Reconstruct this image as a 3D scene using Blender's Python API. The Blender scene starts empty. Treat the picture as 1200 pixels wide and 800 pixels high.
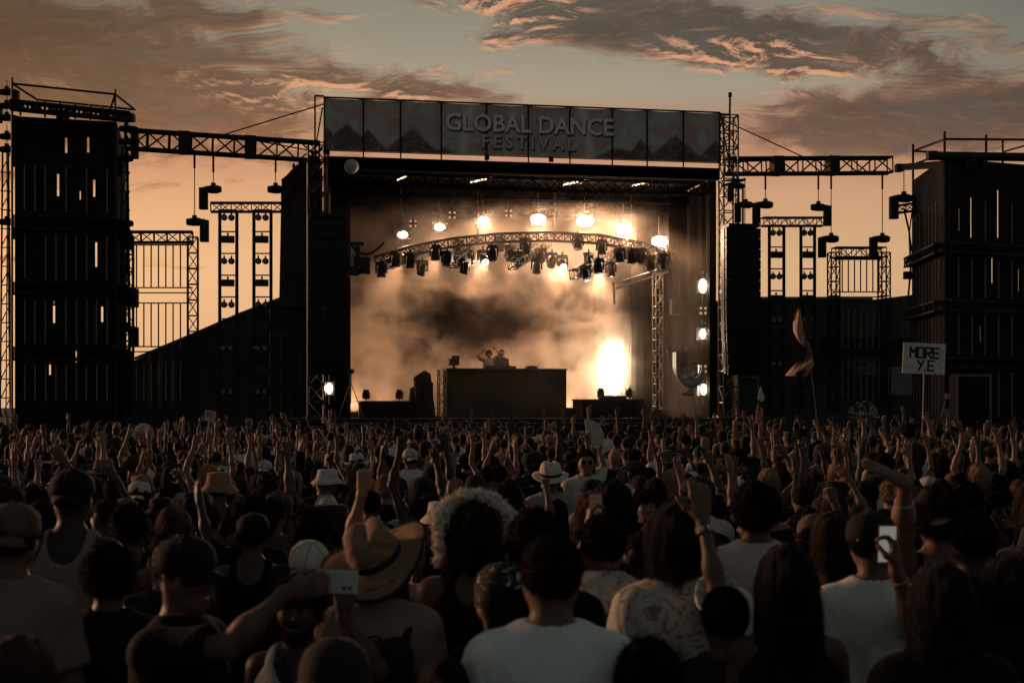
import bpy, math, random
import numpy as np
from mathutils import Vector, Matrix, Euler
random.seed(11)
SC = bpy.context.scene
COL = SC.collection
R = math.radians
F, HX, HY, CZ = 1600.0, 600.0, 474.0, 2.2      # lens (px of the 1200 wide photo), horizon, eye height

def P(px, py, Y):
    return Vector(((px-HX)*Y/F, Y, CZ+(HY-py)*Y/F))
# stage frame: origin at the left front corner of the roof, u along the front, v into the stage
SO = Vector((-5.78, 42.0, 0)); SU = Vector((12.49, 2.2, 0)).normalized(); SV = Vector((-SU.y, SU.x, 0))
def G(y): return -.034*(min(max(y, 5.0), 13.0)-5.0)+.0143*(min(max(y, 13.0), 32.0)-13.0)      # a shallow dip in the field in front of the camera
GZ = G(40)
def S(u, v, z): return SO + SU*u + SV*v + Vector((0, 0, z))
def SP(px, py, v=0.0):
    """point of the stage frame at depth v that is seen at px, py"""
    t = (px-HX)/F
    a = SO + SV*v
    u = (t*a.y - a.x)/(SU.x - t*SU.y)
    p = a + SU*u
    return Vector((p.x, p.y, CZ+(HY-py)*p.y/F))
SROT = math.atan2(SU.y, SU.x)

# ---------------------------------------------------------------- objects
def tag(o, label=None, cat=None, group=None, kind=None):
    if label: o['label'] = label
    if cat: o['category'] = cat
    if group: o['group'] = group
    if kind: o['kind'] = kind
    return o
def empty(name, loc, label, cat, group=None, rot=(0,0,0)):
    o = bpy.data.objects.new(name, None); COL.objects.link(o)
    o.location = loc; o.rotation_euler = rot; o.empty_display_size = .2
    return tag(o, label, cat, group)
def copy_tree(o, parent=None):
    c = o.copy(); COL.objects.link(c)
    if parent: c.parent = parent
    for ch in list(o.children): copy_tree(ch, c)
    return c

class MB:
    def __init__(s): s.v = []; s.f = []; s.smooth = False
    def add(s, vs, fs):
        n = len(s.v); s.v += [tuple(v) for v in vs]; s.f += [tuple(i+n for i in f) for f in fs]; return s
    def box(s, c, size, rz=0.0, rot=None):
        m = rot if rot is not None else Matrix.Rotation(rz, 3, 'Z')
        hx, hy, hz = size[0]/2, size[1]/2, size[2]/2; c = Vector(c)
        vs = [c + m @ Vector((x*hx, y*hy, z*hz)) for z in (-1,1) for y in (-1,1) for x in (-1,1)]
        return s.add(vs, [(0,2,3,1),(4,5,7,6),(0,1,5,4),(2,6,7,3),(0,4,6,2),(1,3,7,5)])
    def tube(s, a, b, r, n=5, r2=None):
        a = Vector(a); b = Vector(b); d = b-a
        if d.length < 1e-6: return s
        q = d.to_track_quat('Z', 'Y'); r2 = r if r2 is None else r2
        vs = []
        for (p, rr) in ((a, r), (b, r2)):
            for i in range(n):
                t = 2*math.pi*i/n; vs.append(p + q @ Vector((rr*math.cos(t), rr*math.sin(t), 0)))
        fs = [(i, (i+1) % n, n+(i+1) % n, n+i) for i in range(n)] + [tuple(range(n-1, -1, -1)), tuple(range(n, 2*n))]
        return s.add(vs, fs)
    def path(s, pts, r, n=6):
        for a, b in zip(pts[:-1], pts[1:]): s.tube(a, b, r, n)
        return s
    def lathe(s, prof, n=24, c=(0,0,0), q=None, warp=None):
        c = Vector(c); vs = []
        for (r, z) in prof:
            for i in range(n):
                t = 2*math.pi*i/n; p = Vector((r*math.cos(t), r*math.sin(t), z))
                if warp: p = Vector(warp(p, t, r, z))
                vs.append(c + (q @ p if q is not None else p))
        m = len(prof)
        fs = [(j*n+i, j*n+(i+1) % n, (j+1)*n+(i+1) % n, (j+1)*n+i) for j in range(m-1) for i in range(n)]
        if prof[0][0] > 1e-6: fs.append(tuple(range(n-1, -1, -1)))
        if prof[-1][0] > 1e-6: fs.append(tuple((m-1)*n+i for i in range(n)))
        return s.add(vs, fs)
    def prism(s, poly, y0, y1, fn=None):
        """polygon (a,b) extruded; fn maps (a, b, y) to a point"""
        fn = fn or (lambda a, b, y: (a, y, b)); n = len(poly)
        vs = [fn(a, b, y0) for a, b in poly] + [fn(a, b, y1) for a, b in poly]
        return s.add(vs, [tuple(range(n)), tuple(range(2*n-1, n-1, -1))] + [(i, n+i, n+(i+1) % n, (i+1) % n) for i in range(n)])
    def truss(s, a, b, w=.4, h=.4, r=.035, rl=.02, step=None, up=Vector((0,0,1)), box=True):
        a = Vector(a); b = Vector(b); d = (b-a); L = d.length; d.normalize()
        if abs(d.z) > .9: up = SV
        side = d.cross(up).normalized(); upv = side.cross(d).normalized()
        step = step or h*1.1; n = max(1, round(L/step))
        cs = [(-w/2, h/2), (w/2, h/2), (w/2, -h/2), (-w/2, -h/2)]
        for (x, z) in cs: s.tube(a+side*x+upv*z, b+side*x+upv*z, r, 5)
        for k in range(4):
            c0, c1 = cs[k], cs[(k+1) % 4]
            for i in range(n+1):
                p = a + d*(L*i/n)
                s.tube(p+side*c0[0]+upv*c0[1], p+side*c1[0]+upv*c1[1], rl, 4)
                if i < n:
                    q = a + d*(L*(i+1)/n)
                    e0, e1 = (c0, c1) if i % 2 == 0 else (c1, c0)
                    s.tube(p+side*e0[0]+upv*e0[1], q+side*e1[0]+upv*e1[1], rl, 4)
        return s
    def build(s, name, m, parent=None, origin=None, smooth=False):
        """mesh object; when a parent (unrotated empty) is given and origin is None the verts are world coordinates"""
        me = bpy.data.meshes.new(name)
        if parent is not None and origin is None:
            inv = Matrix.LocRotScale(parent.location, parent.rotation_euler, None).inverted()
            vs = [inv @ Vector(v) for v in s.v]
        elif origin is not None:
            o3 = Vector(origin); vs = [Vector(v)-o3 for v in s.v]
        else: vs = s.v
        me.from_pydata(vs, [], s.f); me.validate()
        if smooth or s.smooth:
            for p in me.polygons: p.use_smooth = True
        if m is not None: me.materials.append(m)
        o = bpy.data.objects.new(name, me); COL.objects.link(o)
        if parent is not None: o.parent = parent
        elif origin is not None: o.location = origin
        return o
def center(o):
    """put an unparented object's origin at the base middle of its mesh"""
    me = o.data; n = len(me.vertices); a = np.empty(n*3); me.vertices.foreach_get('co', a); a = a.reshape(-1, 3)
    c = (a.min(0)+a.max(0))/2; c[2] = a[:, 2].min()
    a -= c; me.vertices.foreach_set('co', a.ravel()); o.location = Vector(o.location)+Vector(c); return o

# ---------------------------------------------------------------- materials
def mat(name, col, rough=.7, var=.25, scale=8.0, bump=0.0, metal=0.0, objcol=False, emis=None, estr=0.0, bscale=None, stretch=None, sheen=0.0, spec=.35):
    m = bpy.data.materials.new(name); m.use_nodes = True; nt = m.node_tree; N = nt.nodes; L = nt.links
    b = N['Principled BSDF']; b.inputs['Roughness'].default_value = rough; b.inputs['Metallic'].default_value = metal
    b.inputs['Specular IOR Level'].default_value = spec
    tc = N.new('ShaderNodeTexCoord'); src = tc.outputs['Object']
    if stretch:
        mp = N.new('ShaderNodeMapping'); mp.inputs['Scale'].default_value = stretch; L.new(src, mp.inputs['Vector']); src = mp.outputs['Vector']
    nz = N.new('ShaderNodeTexNoise'); nz.inputs['Scale'].default_value = scale; nz.inputs['Detail'].default_value = 4; L.new(src, nz.inputs['Vector'])
    mr = N.new('ShaderNodeMapRange'); mr.inputs['From Min'].default_value = .3; mr.inputs['From Max'].default_value = .7
    mr.inputs['To Min'].default_value = 1-var; mr.inputs['To Max'].default_value = 1+var; L.new(nz.outputs['Fac'], mr.inputs['Value'])
    mx = N.new('ShaderNodeMix'); mx.data_type = 'RGBA'; mx.blend_type = 'MULTIPLY'; mx.inputs['Factor'].default_value = 1
    if objcol:
        oi = N.new('ShaderNodeObjectInfo'); L.new(oi.outputs['Color'], mx.inputs['A'])
    else: mx.inputs['A'].default_value = (*col, 1)
    L.new(mr.outputs['Result'], mx.inputs['B']); L.new(mx.outputs['Result'], b.inputs['Base Color'])
    if bump:
        n2 = N.new('ShaderNodeTexNoise'); n2.inputs['Scale'].default_value = bscale or scale*3; n2.inputs['Detail'].default_value = 5; L.new(src, n2.inputs['Vector'])
        bp = N.new('ShaderNodeBump'); bp.inputs['Strength'].default_value = bump; bp.inputs['Distance'].default_value = .02
        L.new(n2.outputs['Fac'], bp.inputs['Height']); L.new(bp.outputs['Normal'], b.inputs['Normal'])
    if sheen: b.inputs['Sheen Weight'].default_value = sheen
    if emis:
        b.inputs['Emission Color'].default_value = (*emis, 1); b.inputs['Emission Strength'].default_value = estr
    return m
M = {}
M['steel'] = mat('dark_steel', (.012,.011,.01), .65, .3)
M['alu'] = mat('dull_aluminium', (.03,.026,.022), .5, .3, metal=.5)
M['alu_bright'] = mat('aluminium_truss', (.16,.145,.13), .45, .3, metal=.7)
M['black'] = mat('black_cloth', (.008,.008,.008), .9, .4, 2, bump=.4, stretch=(3,3,.3))
M['tarp'] = mat('grey_tarpaulin', (.085,.074,.066), .8, .35, 1.2, bump=.8, bscale=1.5, stretch=(2,2,.35))
M['speaker'] = mat('speaker_paint', (.006,.006,.006), .6, .3)
M['case'] = mat('fixture_plastic', (.015,.014,.014), .4, .2)
M['glass'] = mat('unlit_lens', (.05,.05,.055), .12, .2, spec=.8)
M['lamp'] = mat('lit_lamp', (1,.8,.6), .5, 0, emis=(1,.80,.58), estr=60)
M['lamp_soft'] = mat('lit_tube', (1,.8,.6), .5, 0, emis=(1,.72,.5), estr=3.5)
M['inner'] = mat('stage_drape_black', (.0028,.0026,.0025), 1.0, .4, 2, bump=.4, stretch=(3,3,.3), spec=.03)
M['deck'] = mat('stage_deck', (.02,.019,.018), .6, .3)
M['mesh'] = mat('mesh_scrim', (.009,.008,.0075), .9, .3, 3)
M['slat'] = mat('slat_metal', (.20,.155,.13), .6, .3)
M['ground'] = mat('trampled_grass', (.035,.034,.02), .95, .5, 1.5, bump=.8)
# ---------------------------------------------------------------- camera
cam = bpy.data.cameras.new('camera'); co = bpy.data.objects.new('camera', cam); COL.objects.link(co)
co.location = (0, 0, CZ); co.rotation_euler = (R(90), 0, 0)
cam.sensor_width = 36; cam.lens = 36*F/1200; cam.shift_y = (HY-400)/1200; cam.clip_end = 5000; cam.clip_start = .1
SC.camera = co
cam.dof.use_dof = True; cam.dof.focus_distance = 30; cam.dof.aperture_fstop = 4.0
# ---------------------------------------------------------------- sky
SUN_EL, SUN_AZ = 3.0, -20.0        # degrees; azimuth measured from +Y towards +X
w = bpy.data.worlds.new('World'); SC.world = w; w.use_nodes = True
nt = w.node_tree; N = nt.nodes; L = nt.links; N.clear()
out = N.new('ShaderNodeOutputWorld'); bg = N.new('ShaderNodeBackground'); L.new(bg.outputs[0], out.inputs[0])
sky = N.new('ShaderNodeTexSky'); sky.sky_type = 'NISHITA'; sky.sun_disc = False
sky.sun_elevation = R(SUN_EL); sky.sun_rotation = R(SUN_AZ); sky.air_density = 1.6; sky.dust_density = 4; sky.ozone_density = 1
def nd(t, **k):
    n = N.new(t)
    for a, b in k.items():
        if hasattr(n, a): setattr(n, a, b)
        else: n.inputs[a].default_value = b
    return n
def math_(op, a, b=None, c=None, clamp=False):
    n = N.new('ShaderNodeMath'); n.operation = op; n.use_clamp = clamp
    for i, x in enumerate((a, b, c)):
        if x is None: continue
        if hasattr(x, 'links'): L.new(x, n.inputs[i])
        else: n.inputs[i].default_value = x
    return n.outputs[0]
def ramp(fac, stops, interp='LINEAR'):
    n = N.new('ShaderNodeValToRGB'); n.color_ramp.interpolation = interp; e = n.color_ramp.elements
    while len(e) > 1: e.remove(e[-1])
    e[0].position = stops[0][0]; e[0].color = (*stops[0][1], 1)
    for p, c in stops[1:]:
        x = e.new(p); x.color = (*c, 1)
    L.new(fac, n.inputs[0]); return n.outputs[0]
def mixc(f, a, b, mode='MIX'):
    n = N.new('ShaderNodeMix'); n.data_type = 'RGBA'; n.blend_type = mode; n.clamp_factor = True
    for s, x in ((n.inputs['Factor'], f), (n.inputs['A'], a), (n.inputs['B'], b)):
        if hasattr(x, 'links'): L.new(x, s)
        elif isinstance(x, (int, float)): s.default_value = x
        else: s.default_value = (*x, 1)
    return n.outputs['Result']
tc = N.new('ShaderNodeTexCoord'); sp = N.new('ShaderNodeSeparateXYZ'); L.new(tc.outputs['Generated'], sp.inputs[0])
# graded evening colours by elevation, warm towards the afterglow, dull blue grey behind the viewer
rmp = ramp(sp.outputs['Z'], [(0.0, (.70,.42,.22)), (.10, (.74,.46,.245)), (.15, (.66,.37,.205)), (.178, (.53,.275,.165)), (.198, (.43,.245,.16)), (.224, (.37,.32,.235)), (.26, (.27,.255,.20)), (.34, (.15,.15,.12)), (.6, (.06,.070,.066)), (1, (.045,.054,.054))])
back = ramp(sp.outputs['Z'], [(0, (.085,.092,.088)), (.3, (.105,.122,.118)), (1, (.06,.072,.07))])
az = math_('MULTIPLY_ADD', sp.outputs['Y'], .9, .25, clamp=True)
side = ramp(math_('ADD', sp.outputs['X'], .5), [(0, (1.0,1.0,1.0)), (.55, (.98,.98,.98)), (.8, (.86,.86,.88)), (1, (.74,.76,.8))])
grad = mixc(az, back, mixc(1.0, rmp, side, 'MULTIPLY'))
# clouds: noise over a flat cloud layer seen in perspective
inv = math_('DIVIDE', 1.0, math_('ADD', math_('MAXIMUM', sp.outputs['Z'], 0.0), .16))
cx = N.new('ShaderNodeCombineXYZ'); L.new(math_('MULTIPLY', sp.outputs['X'], inv), cx.inputs[0]); L.new(math_('MULTIPLY', sp.outputs['Y'], inv), cx.inputs[1])
def noise(loc, scale, detail=7, rough=.55, dist=.4, sc=(1,1,1)):
    mp = N.new('ShaderNodeMapping'); mp.inputs['Location'].default_value = loc; mp.inputs['Scale'].default_value = sc; L.new(cx.outputs[0], mp.inputs[0])
    n = N.new('ShaderNodeTexNoise'); n.inputs['Scale'].default_value = scale; n.inputs['Detail'].default_value = detail
    n.inputs['Roughness'].default_value = rough; n.inputs['Distortion'].default_value = dist; L.new(mp.outputs[0], n.inputs[0]); return n.outputs['Fac']
# the big bank upper left, the streaks running down to the right
def blob(cxv, czv, rx, rz, slope=0.0):
    dx = math_('SUBTRACT', sp.outputs['X'], cxv); a = math_('DIVIDE', dx, rx)
    b = math_('DIVIDE', math_('SUBTRACT', math_('SUBTRACT', sp.outputs['Z'], czv), math_('MULTIPLY', dx, slope)), rz)
    return math_('SUBTRACT', 1.0, math_('ADD', math_('MULTIPLY', a, a), math_('MULTIPLY', b, b)), clamp=True)
bk = math_('MULTIPLY', blob(-.27, .238, .25, .075, -.10), 1.0)
for args, wgt in (((-.10, .228, .16, .026, -.10), .9), ((.15, .258, .24, .034, -.13), 1.0), ((.27, .195, .16, .036, -.05), .95), ((0.0, .272, .05, .03, .4), .6), ((-.26, .10, .13, .010), .45), ((.2, .135, .12, .008), .35), ((-.3, .155, .2, .010), .4)):
    bk = math_('MAXIMUM', bk, math_('MULTIPLY', blob(*args), wgt))
bk = math_('MULTIPLY', bk, az)
def dfield(off):
    n1 = noise((3.1, .7+off, 0), 1.5, sc=(.8, 1.5, 1)); n2 = noise((8, 2+off, 0), 8.5, sc=(.8, 1.15, 1), rough=.66, dist=.9)
    return math_('ADD', math_('MULTIPLY_ADD', math_('SUBTRACT', n1, .5), .60, .5), math_('MULTIPLY', math_('SUBTRACT', n2, .5), .62))
da = dfield(0.0); db = dfield(.022)
d0 = math_('MULTIPLY_ADD', bk, .31, da)
dens = math_('MULTIPLY', math_('SUBTRACT', d0, .59), 8.5, clamp=True)
lit = math_('MULTIPLY_ADD', math_('SUBTRACT', da, db), 11.0, .0, clamp=True)
core = math_('MULTIPLY', math_('SUBTRACT', d0, .615), 6.0, clamp=True)
ccol = ramp(sp.outputs['Z'], [(0, (.52,.28,.16)), (.12, (.44,.215,.12)), (.2, (.25,.115,.075)), (.245, (.15,.085,.065)), (.285, (.10,.078,.064)), (1, (.05,.052,.05))])
cdark = ramp(sp.outputs['Z'], [(0, (.40,.20,.12)), (.14, (.25,.12,.078)), (.2, (.105,.055,.041)), (.25, (.060,.040,.031)), (.29, (.046,.037,.032)), (1, (.04,.042,.042))])  # dark cloud cores, darkened further near the top as part of the vignette
grain = math_('MULTIPLY_ADD', math_('SUBTRACT', noise((4, 9, 0), 5.0, sc=(.8, 1.3, 1), rough=.6), .5), 4.0, .5, clamp=True)
cdark = mixc(math_('MULTIPLY', grain, .6), cdark, (.088,.088,.078))
glow = math_('MAXIMUM', blob(-.02, .268, .085, .035, .2), math_('MAXIMUM', blob(.17, .238, .09, .022, -.15), blob(-.12, .215, .12, .02, -.1)))
edge = mixc(math_('MULTIPLY', lit, math_('SUBTRACT', 1.0, core)), ccol, (.95,.42,.20))
ccc = mixc(core, edge, mixc(math_('MULTIPLY', lit, .30), cdark, (.30,.145,.09)))
ccc = mixc(math_('MULTIPLY', math_('MULTIPLY', glow, 1.5, clamp=True), math_('MULTIPLY', math_('SUBTRACT', da, db), 16.0, clamp=True)), ccc, (.70,.34,.185))
ccc = mixc(az, (.10,.115,.11), ccc)
full = mixc(math_('MULTIPLY', dens, .93), grad, ccc)
# lens vignette painted into the sky colour, darker towards both upper sides
vignette = ramp(math_('ADD', sp.outputs['X'], .5), [(.10, (.30,.32,.35)), (.18, (.50,.52,.55)), (.28, (.82,.84,.86)), (.38, (1,1,1)), (.72, (1,1,1)), (.86, (.66,.69,.72))])
full = mixc(math_('MULTIPLY', math_('SUBTRACT', sp.outputs['Z'], .13), 9.0, clamp=True), full, mixc(1.0, full, vignette, 'MULTIPLY'))
# the physical sky carries the low sun's falloff; it is added faintly
nis = mixc(1.0, sky.outputs[0], (.008, .008, .008), 'MULTIPLY')
tot = mixc(1.0, full, nis, 'ADD')
L.new(tot, bg.inputs[0]); bg.inputs[1].default_value = 1.0
# ---------------------------------------------------------------- sun: last warm glow, from beyond the left of the stage
sl = bpy.data.lights.new('sun', 'SUN'); sl.energy = 1.9; sl.angle = R(8); sl.color = (1, .52, .30)
so = bpy.data.objects.new('sun', sl); COL.objects.link(so)
a = R(-62); e = R(9)
d = Vector((math.sin(a)*math.cos(e), math.cos(a)*math.cos(e), math.sin(e)))
so.rotation_euler = d.to_track_quat('Z', 'Y').to_euler(); so.location = (-20, 10, 20)
SC.view_settings.view_transform = 'Standard'; SC.view_settings.look = 'None'; SC.view_settings.exposure = 0; SC.view_settings.gamma = 1
SC.cycles.use_denoising = True; SC.cycles.max_bounces = 5; SC.cycles.volume_bounces = 1; SC.cycles.transparent_max_bounces = 8
SC.cycles.diffuse_bounces = 2; SC.cycles.glossy_bounces = 2; SC.cycles.sample_clamp_indirect = 3
SC.cycles.volume_step_rate = 1.0; SC.cycles.volume_max_steps = 96
# ground
g = MB(); n = 24
g.add([(x, y, G(y)) for y in (-60, 5, 13, 32, 40, 900) for x in (-400, 400)], [(i*2, i*2+1, i*2+3, i*2+2) for i in range(5)])
tag(g.build('ground', M['ground']), kind='structure')
# ================================================================= main stage
U1 = 12.68                      # width of the front
ZT, ZB = 11.62, 10.0            # banner top / bottom
DECK = 1.75; DEP = 11.0
st = empty('concert_stage', S(U1/2, 0, 0), 'big black roofed concert stage filled with glowing amber smoke', 'stage', rot=(0,0,SROT))
def sbox(m, u0, u1, v0, v1, z0, z1):
    c = S((u0+u1)/2, (v0+v1)/2, (z0+z1)/2); return m.box(c, (u1-u0, v1-v0, z1-z0), SROT)
b = MB(); sbox(b, -1.2, U1+1.5, -.6, DEP, DECK-.12, DECK); b.build('deck', M['deck'], st)
b = MB()
for i in range(60):             # pleated skirt
    u = -1.2+(U1+2.7)*i/60; b.box(S(u+.11, -.5-.02*(i % 2), (DECK-.13+GZ)/2), (.235, .05, DECK-.13-GZ), SROT)
b.build('skirt', M['black'], st)
b = MB()
b.path([S(-1.2, -.62, DECK+.02), S(U1+1.5, -.62, DECK+.02)], .022)
b.build('deck_edge', M['alu_bright'], st)
# roof: front fascia, ceiling slab, rear wall, side walls
b = MB(); sbox(b, .0, U1, .02, .4, ZB-.52, ZB-.15); sbox(b, 0, U1, .4, DEP, ZB-.35, ZB-.20); b.build('roof', M['inner'], st)
b = MB(); sbox(b, 0, U1, DEP, DEP+.1, DECK, ZB-.30); b.build('back_wall', M['inner'], st)
def pleat_wall(name, pts, h0, h1, m, thick=.06, pitch=.45, amp=.06):
    """cloth wall along a ground polyline; h0(t), h1(t) give its bottom and top"""
    b = MB(); vs = []; L_ = 0; seg = []
    for a, c in zip(pts[:-1], pts[1:]):
        seg.append((a, c, (c-a).length)); L_ += (c-a).length
    n = max(4, int(L_/pitch*2)); acc = []
    for i in range(n+1):
        s_ = L_*i/n; r_ = s_
        for a, c, l in seg:
            if r_ <= l+1e-6: p = a+(c-a)*(r_/l); dd = (c-a)/l; break
            r_ -= l
        nn = Vector((-dd.y, dd.x, 0)); o_ = amp*(1 if i % 2 else -1)*(.5+.5*math.sin(i*1.7))
        for tk in (0, thick):
            q = p+nn*(o_+tk); acc.append((q.x, q.y, h0(s_/L_))); acc.append((q.x, q.y, h1(s_/L_)))
    fs = []
    for i in range(n):
        k = i*4; fs += [(k, k+4, k+5, k+1), (k+2, k+3, k+7, k+6), (k+1, k+5, k+7, k+3), (k, k+2, k+6, k+4)]
    fs += [(0, 1, 3, 2), (n*4, n*4+2, n*4+3, n*4+1)]
    b.add(acc, fs); return b
V3 = lambda u, v: S(u, v, 0)
pleat_wall('w', [V3(U1+.02, .45), V3(U1+.02, DEP)], lambda t: DECK, lambda t: ZB-.4, M['tarp']).build('side_curtain', M['inner'], st)
pleat_wall('w', [V3(-.02, DEP), V3(-.02, .45)], lambda t: DECK, lambda t: ZB-.4, M['tarp']).build('side_curtain', M['inner'], st)
# inner leg curtains
for (u, v) in ((.1, 3.4), (.1, 6.8)):
    pleat_wall('w', [V3(u, v), V3(u+.9, v)], lambda t: DECK, lambda t: ZB-.4, M['black']).build('leg_curtain', M['inner'], st)
for (u, v) in ((U1-.75, 3.2), (U1-1.3, 6.2), (U1-2.0, 9.2)):
    pleat_wall('w', [V3(u, v), V3(U1-.1, v)], lambda t: DECK, lambda t: ZB-.4, M['black']).build('leg_curtain', M['inner'], st)
# ceiling trusses and roof beams inside
b = MB()
for v in (1.2, 3.2, 5.4, 7.6): b.truss(S(.1, v, ZB-.65), S(U1-.1, v, ZB-.65), .35, .4, .03, .016)
b.build('ceiling_truss', M['inner'], st)
# tower trusses at the two front corners
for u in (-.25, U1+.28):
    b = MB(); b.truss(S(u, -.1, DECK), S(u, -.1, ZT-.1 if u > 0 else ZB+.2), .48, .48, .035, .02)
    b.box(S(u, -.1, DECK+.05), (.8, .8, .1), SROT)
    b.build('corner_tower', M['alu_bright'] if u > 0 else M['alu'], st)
# roof edge scaffold around the banner
b = MB()
b.path([S(-.28, -.05, ZB-.2), S(-.28, -.05, ZT+.05), S(0, -.05, ZT+.05)], .03); b.path([S(-.28, .4, ZB), S(-.05, -.05, ZT-.3)], .025)
b.build('roof_scaffold', M['steel'], st); b = MB()
for k in range(7): b.tube(S(U1+.03, -.03, ZB+.1+k*.23), S(U1+.36, .1, ZB+.22+k*.23), .018, 4)
b.path([S(U1+.36, .1, ZB-.2), S(U1+.40, .1, ZT+.55)], .035); b.path([S(U1+.02, 0, ZT-.02), S(U1+.38, .1, ZT-.0)], .035)
b.path([S(U1+.05, 0, ZT-.05), S(U1+.35, .1, ZB+.1), S(U1+.5, .1, ZB-.2)], .025)
b.lathe([(0, 0), (.06, .02), (.06, .16), (0, .18)], 8, S(U1+.40, .1, ZT+.55))
b.build('roof_scaffold', M['steel'], st)
# ---- banner
bn = empty('festival_banner', S(U1/2, -.06, ZB), 'long printed mountain banner reading GLOBAL DANCE FESTIVAL across the stage roof', 'banner', rot=(0,0,SROT))
def banner_mat():
    m = mat('banner_print', (.1,.07,.06), .75, .12, 6); nt = m.node_tree; N = nt.nodes; L = nt.links; bs = N['Principled BSDF']
    tc = N.new('ShaderNodeTexCoord'); sp = N.new('ShaderNodeSeparateXYZ'); L.new(tc.outputs['Object'], sp.inputs[0])
    def mm(op, a, b_=None, c=None, clamp=False):
        n = N.new('ShaderNodeMath'); n.operation = op; n.use_clamp = clamp
        for i, x in enumerate((a, b_, c)):
            if x is None: continue
            if hasattr(x, 'links'): L.new(x, n.inputs[i])
            else: n.inputs[i].default_value = x
        return n.outputs[0]
    def mixn(f, a, b_):
        n = N.new('ShaderNodeMix'); n.data_type = 'RGBA'
        L.new(f, n.inputs['Factor'])
        for s_, x in ((n.inputs['A'], a), (n.inputs['B'], b_)):
            if hasattr(x, 'links'): L.new(x, s_)
            else: s_.default_value = (*x, 1)
        return n.outputs['Result']
    x = sp.outputs['X']; z = sp.outputs['Z']
    ax = mm('ABSOLUTE', x)
    wv = N.new('ShaderNodeTexNoise'); wv.inputs['Scale'].default_value = 1.1; wv.inputs['Detail'].default_value = 3; wv.inputs['Distortion'].default_value = 2.0; L.new(tc.outputs['Object'], wv.inputs[0])
    w2 = N.new('ShaderNodeTexNoise'); w2.inputs['Scale'].default_value = 5; w2.inputs['Detail'].default_value = 5; w2.inputs['Distortion'].default_value = 1.5; L.new(tc.outputs['Object'], w2.inputs[0])
    n1 = wv.outputs['Fac']
    skyc = mixn(mm('MULTIPLY', mm('SUBTRACT', n1, .42), 5, clamp=True), (.60,.38,.32), (.56,.60,.56))
    # mountains: repeated triangle ridges
    tri = mm('PINGPONG', mm('ADD', x, .4), 1.05)
    tri2 = mm('PINGPONG', mm('ADD', x, 1.9), .62)
    ridge = mm('MAXIMUM', mm('MULTIPLY_ADD', tri, .85, .02), mm('MULTIPLY_ADD', tri2, 1.05, .1))
    ridge = mm('MULTIPLY', ridge, mm('MULTIPLY', mm('SUBTRACT', ax, 1.9), .55, clamp=True))
    ridge = mm('ADD', ridge, mm('MULTIPLY', mm('SUBTRACT', w2.outputs['Fac'], .5), .34))
    mt = mm('MULTIPLY', mm('SUBTRACT', ridge, z), 9, clamp=True)
    mc = mixn(mm('MULTIPLY', mm('SUBTRACT', w2.outputs['Fac'], .5), 6, clamp=True), (.14,.10,.09), (.36,.25,.21))
    c = mixn(mt, skyc, mc)
    # glow ring segment (two slim arcs left and right of the lettering)
    ex = mm('DIVIDE', x, 2.02); ez = mm('DIVIDE', mm('SUBTRACT', z, .1), 2.9)
    rr = mm('SQRT', mm('ADD', mm('MULTIPLY', ex, ex), mm('MULTIPLY', ez, ez)))
    ring = mm('SUBTRACT', 1.0, mm('MULTIPLY', mm('ABSOLUTE', mm('SUBTRACT', rr, 1.0)), 9), clamp=True)
    c = mixn(ring, c, (.92,.74,.62))
    for l in list(bs.inputs['Base Color'].links): L.remove(l)
    L.new(c, bs.inputs['Base Color']); return m
bm_ = banner_mat(); NP = 10
edges = [0, 1.20, 2.35, 3.62, 5.05, 6.38, 7.72, 9.10, 10.25, 11.45, U1]
b = MB()
for a, c in zip(edges[:-1], edges[1:]):     # sagging panels, one print
    nx = 6; base = len(b.v); vs = []; fs = []
    for j in range(5):
        for i in range(nx+1):
            s_ = i/nx; t = j/4; u = a+.015+(c-a-.03)*s_
            bow = -.03*math.sin(math.pi*s_)*math.sin(math.pi*t)
            vs.append(S(u, -.06+bow, ZB+.02+(ZT-.03-ZB)*t-.02*math.sin(math.pi*s_)*(t > .9)))
    for j in range(4):
        for i in range(nx): k = j*(nx+1)+i; fs.append((k, k+1, k+nx+2, k+nx+1))
    b.add(vs, fs)
o = b.build('printed_panel', bm_, bn); md = o.modifiers.new('solid', 'SOLIDIFY'); md.thickness = .01
b = MB()
for e_ in edges: b.tube(S(e_, -.085, ZB-.22), S(e_, -.085, ZT+.03), .028, 5)
b.tube(S(0, -.09, ZT+.01), S(U1, -.09, ZT+.01), .03, 5)
for e_ in (.1, 5.05, 7.1): b.box(S(e_, -.12, ZB-.06), (.14, .1, .16), SROT)
b.tube(S(0, -.07, ZB+.0), S(U1, -.07, ZB+.0), .016, 5); b.build('frame', M['steel'], bn)
def text(body, name, m, loc, size, parent=None, rz=0.0, ext=.004, bev=.0, sx=1.0, align='CENTER', space=1.0, off=0.0, rot=None):
    cu = bpy.data.curves.new(name, 'FONT'); cu.body = body; cu.size = size; cu.extrude = ext; cu.align_x = align; cu.align_y = 'CENTER'
    cu.space_character = space; cu.offset = off; cu.resolution_u = 3
    t = bpy.data.objects.new(name, cu); dg = bpy.context.evaluated_depsgraph_get(); COL.objects.link(t); dg.update()
    me = bpy.data.meshes.new_from_object(t.evaluated_get(bpy.context.evaluated_depsgraph_get())); COL.objects.unlink(t); bpy.data.objects.remove(t); bpy.data.curves.remove(cu)
    me.materials.clear(); me.materials.append(m); me.name = name
    o = bpy.data.objects.new(name, me); COL.objects.link(o); o.scale = (sx, 1, 1); o.rotation_euler = rot or (R(90), 0, rz); o.location = loc
    if parent: o.parent = parent
    return o
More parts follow.
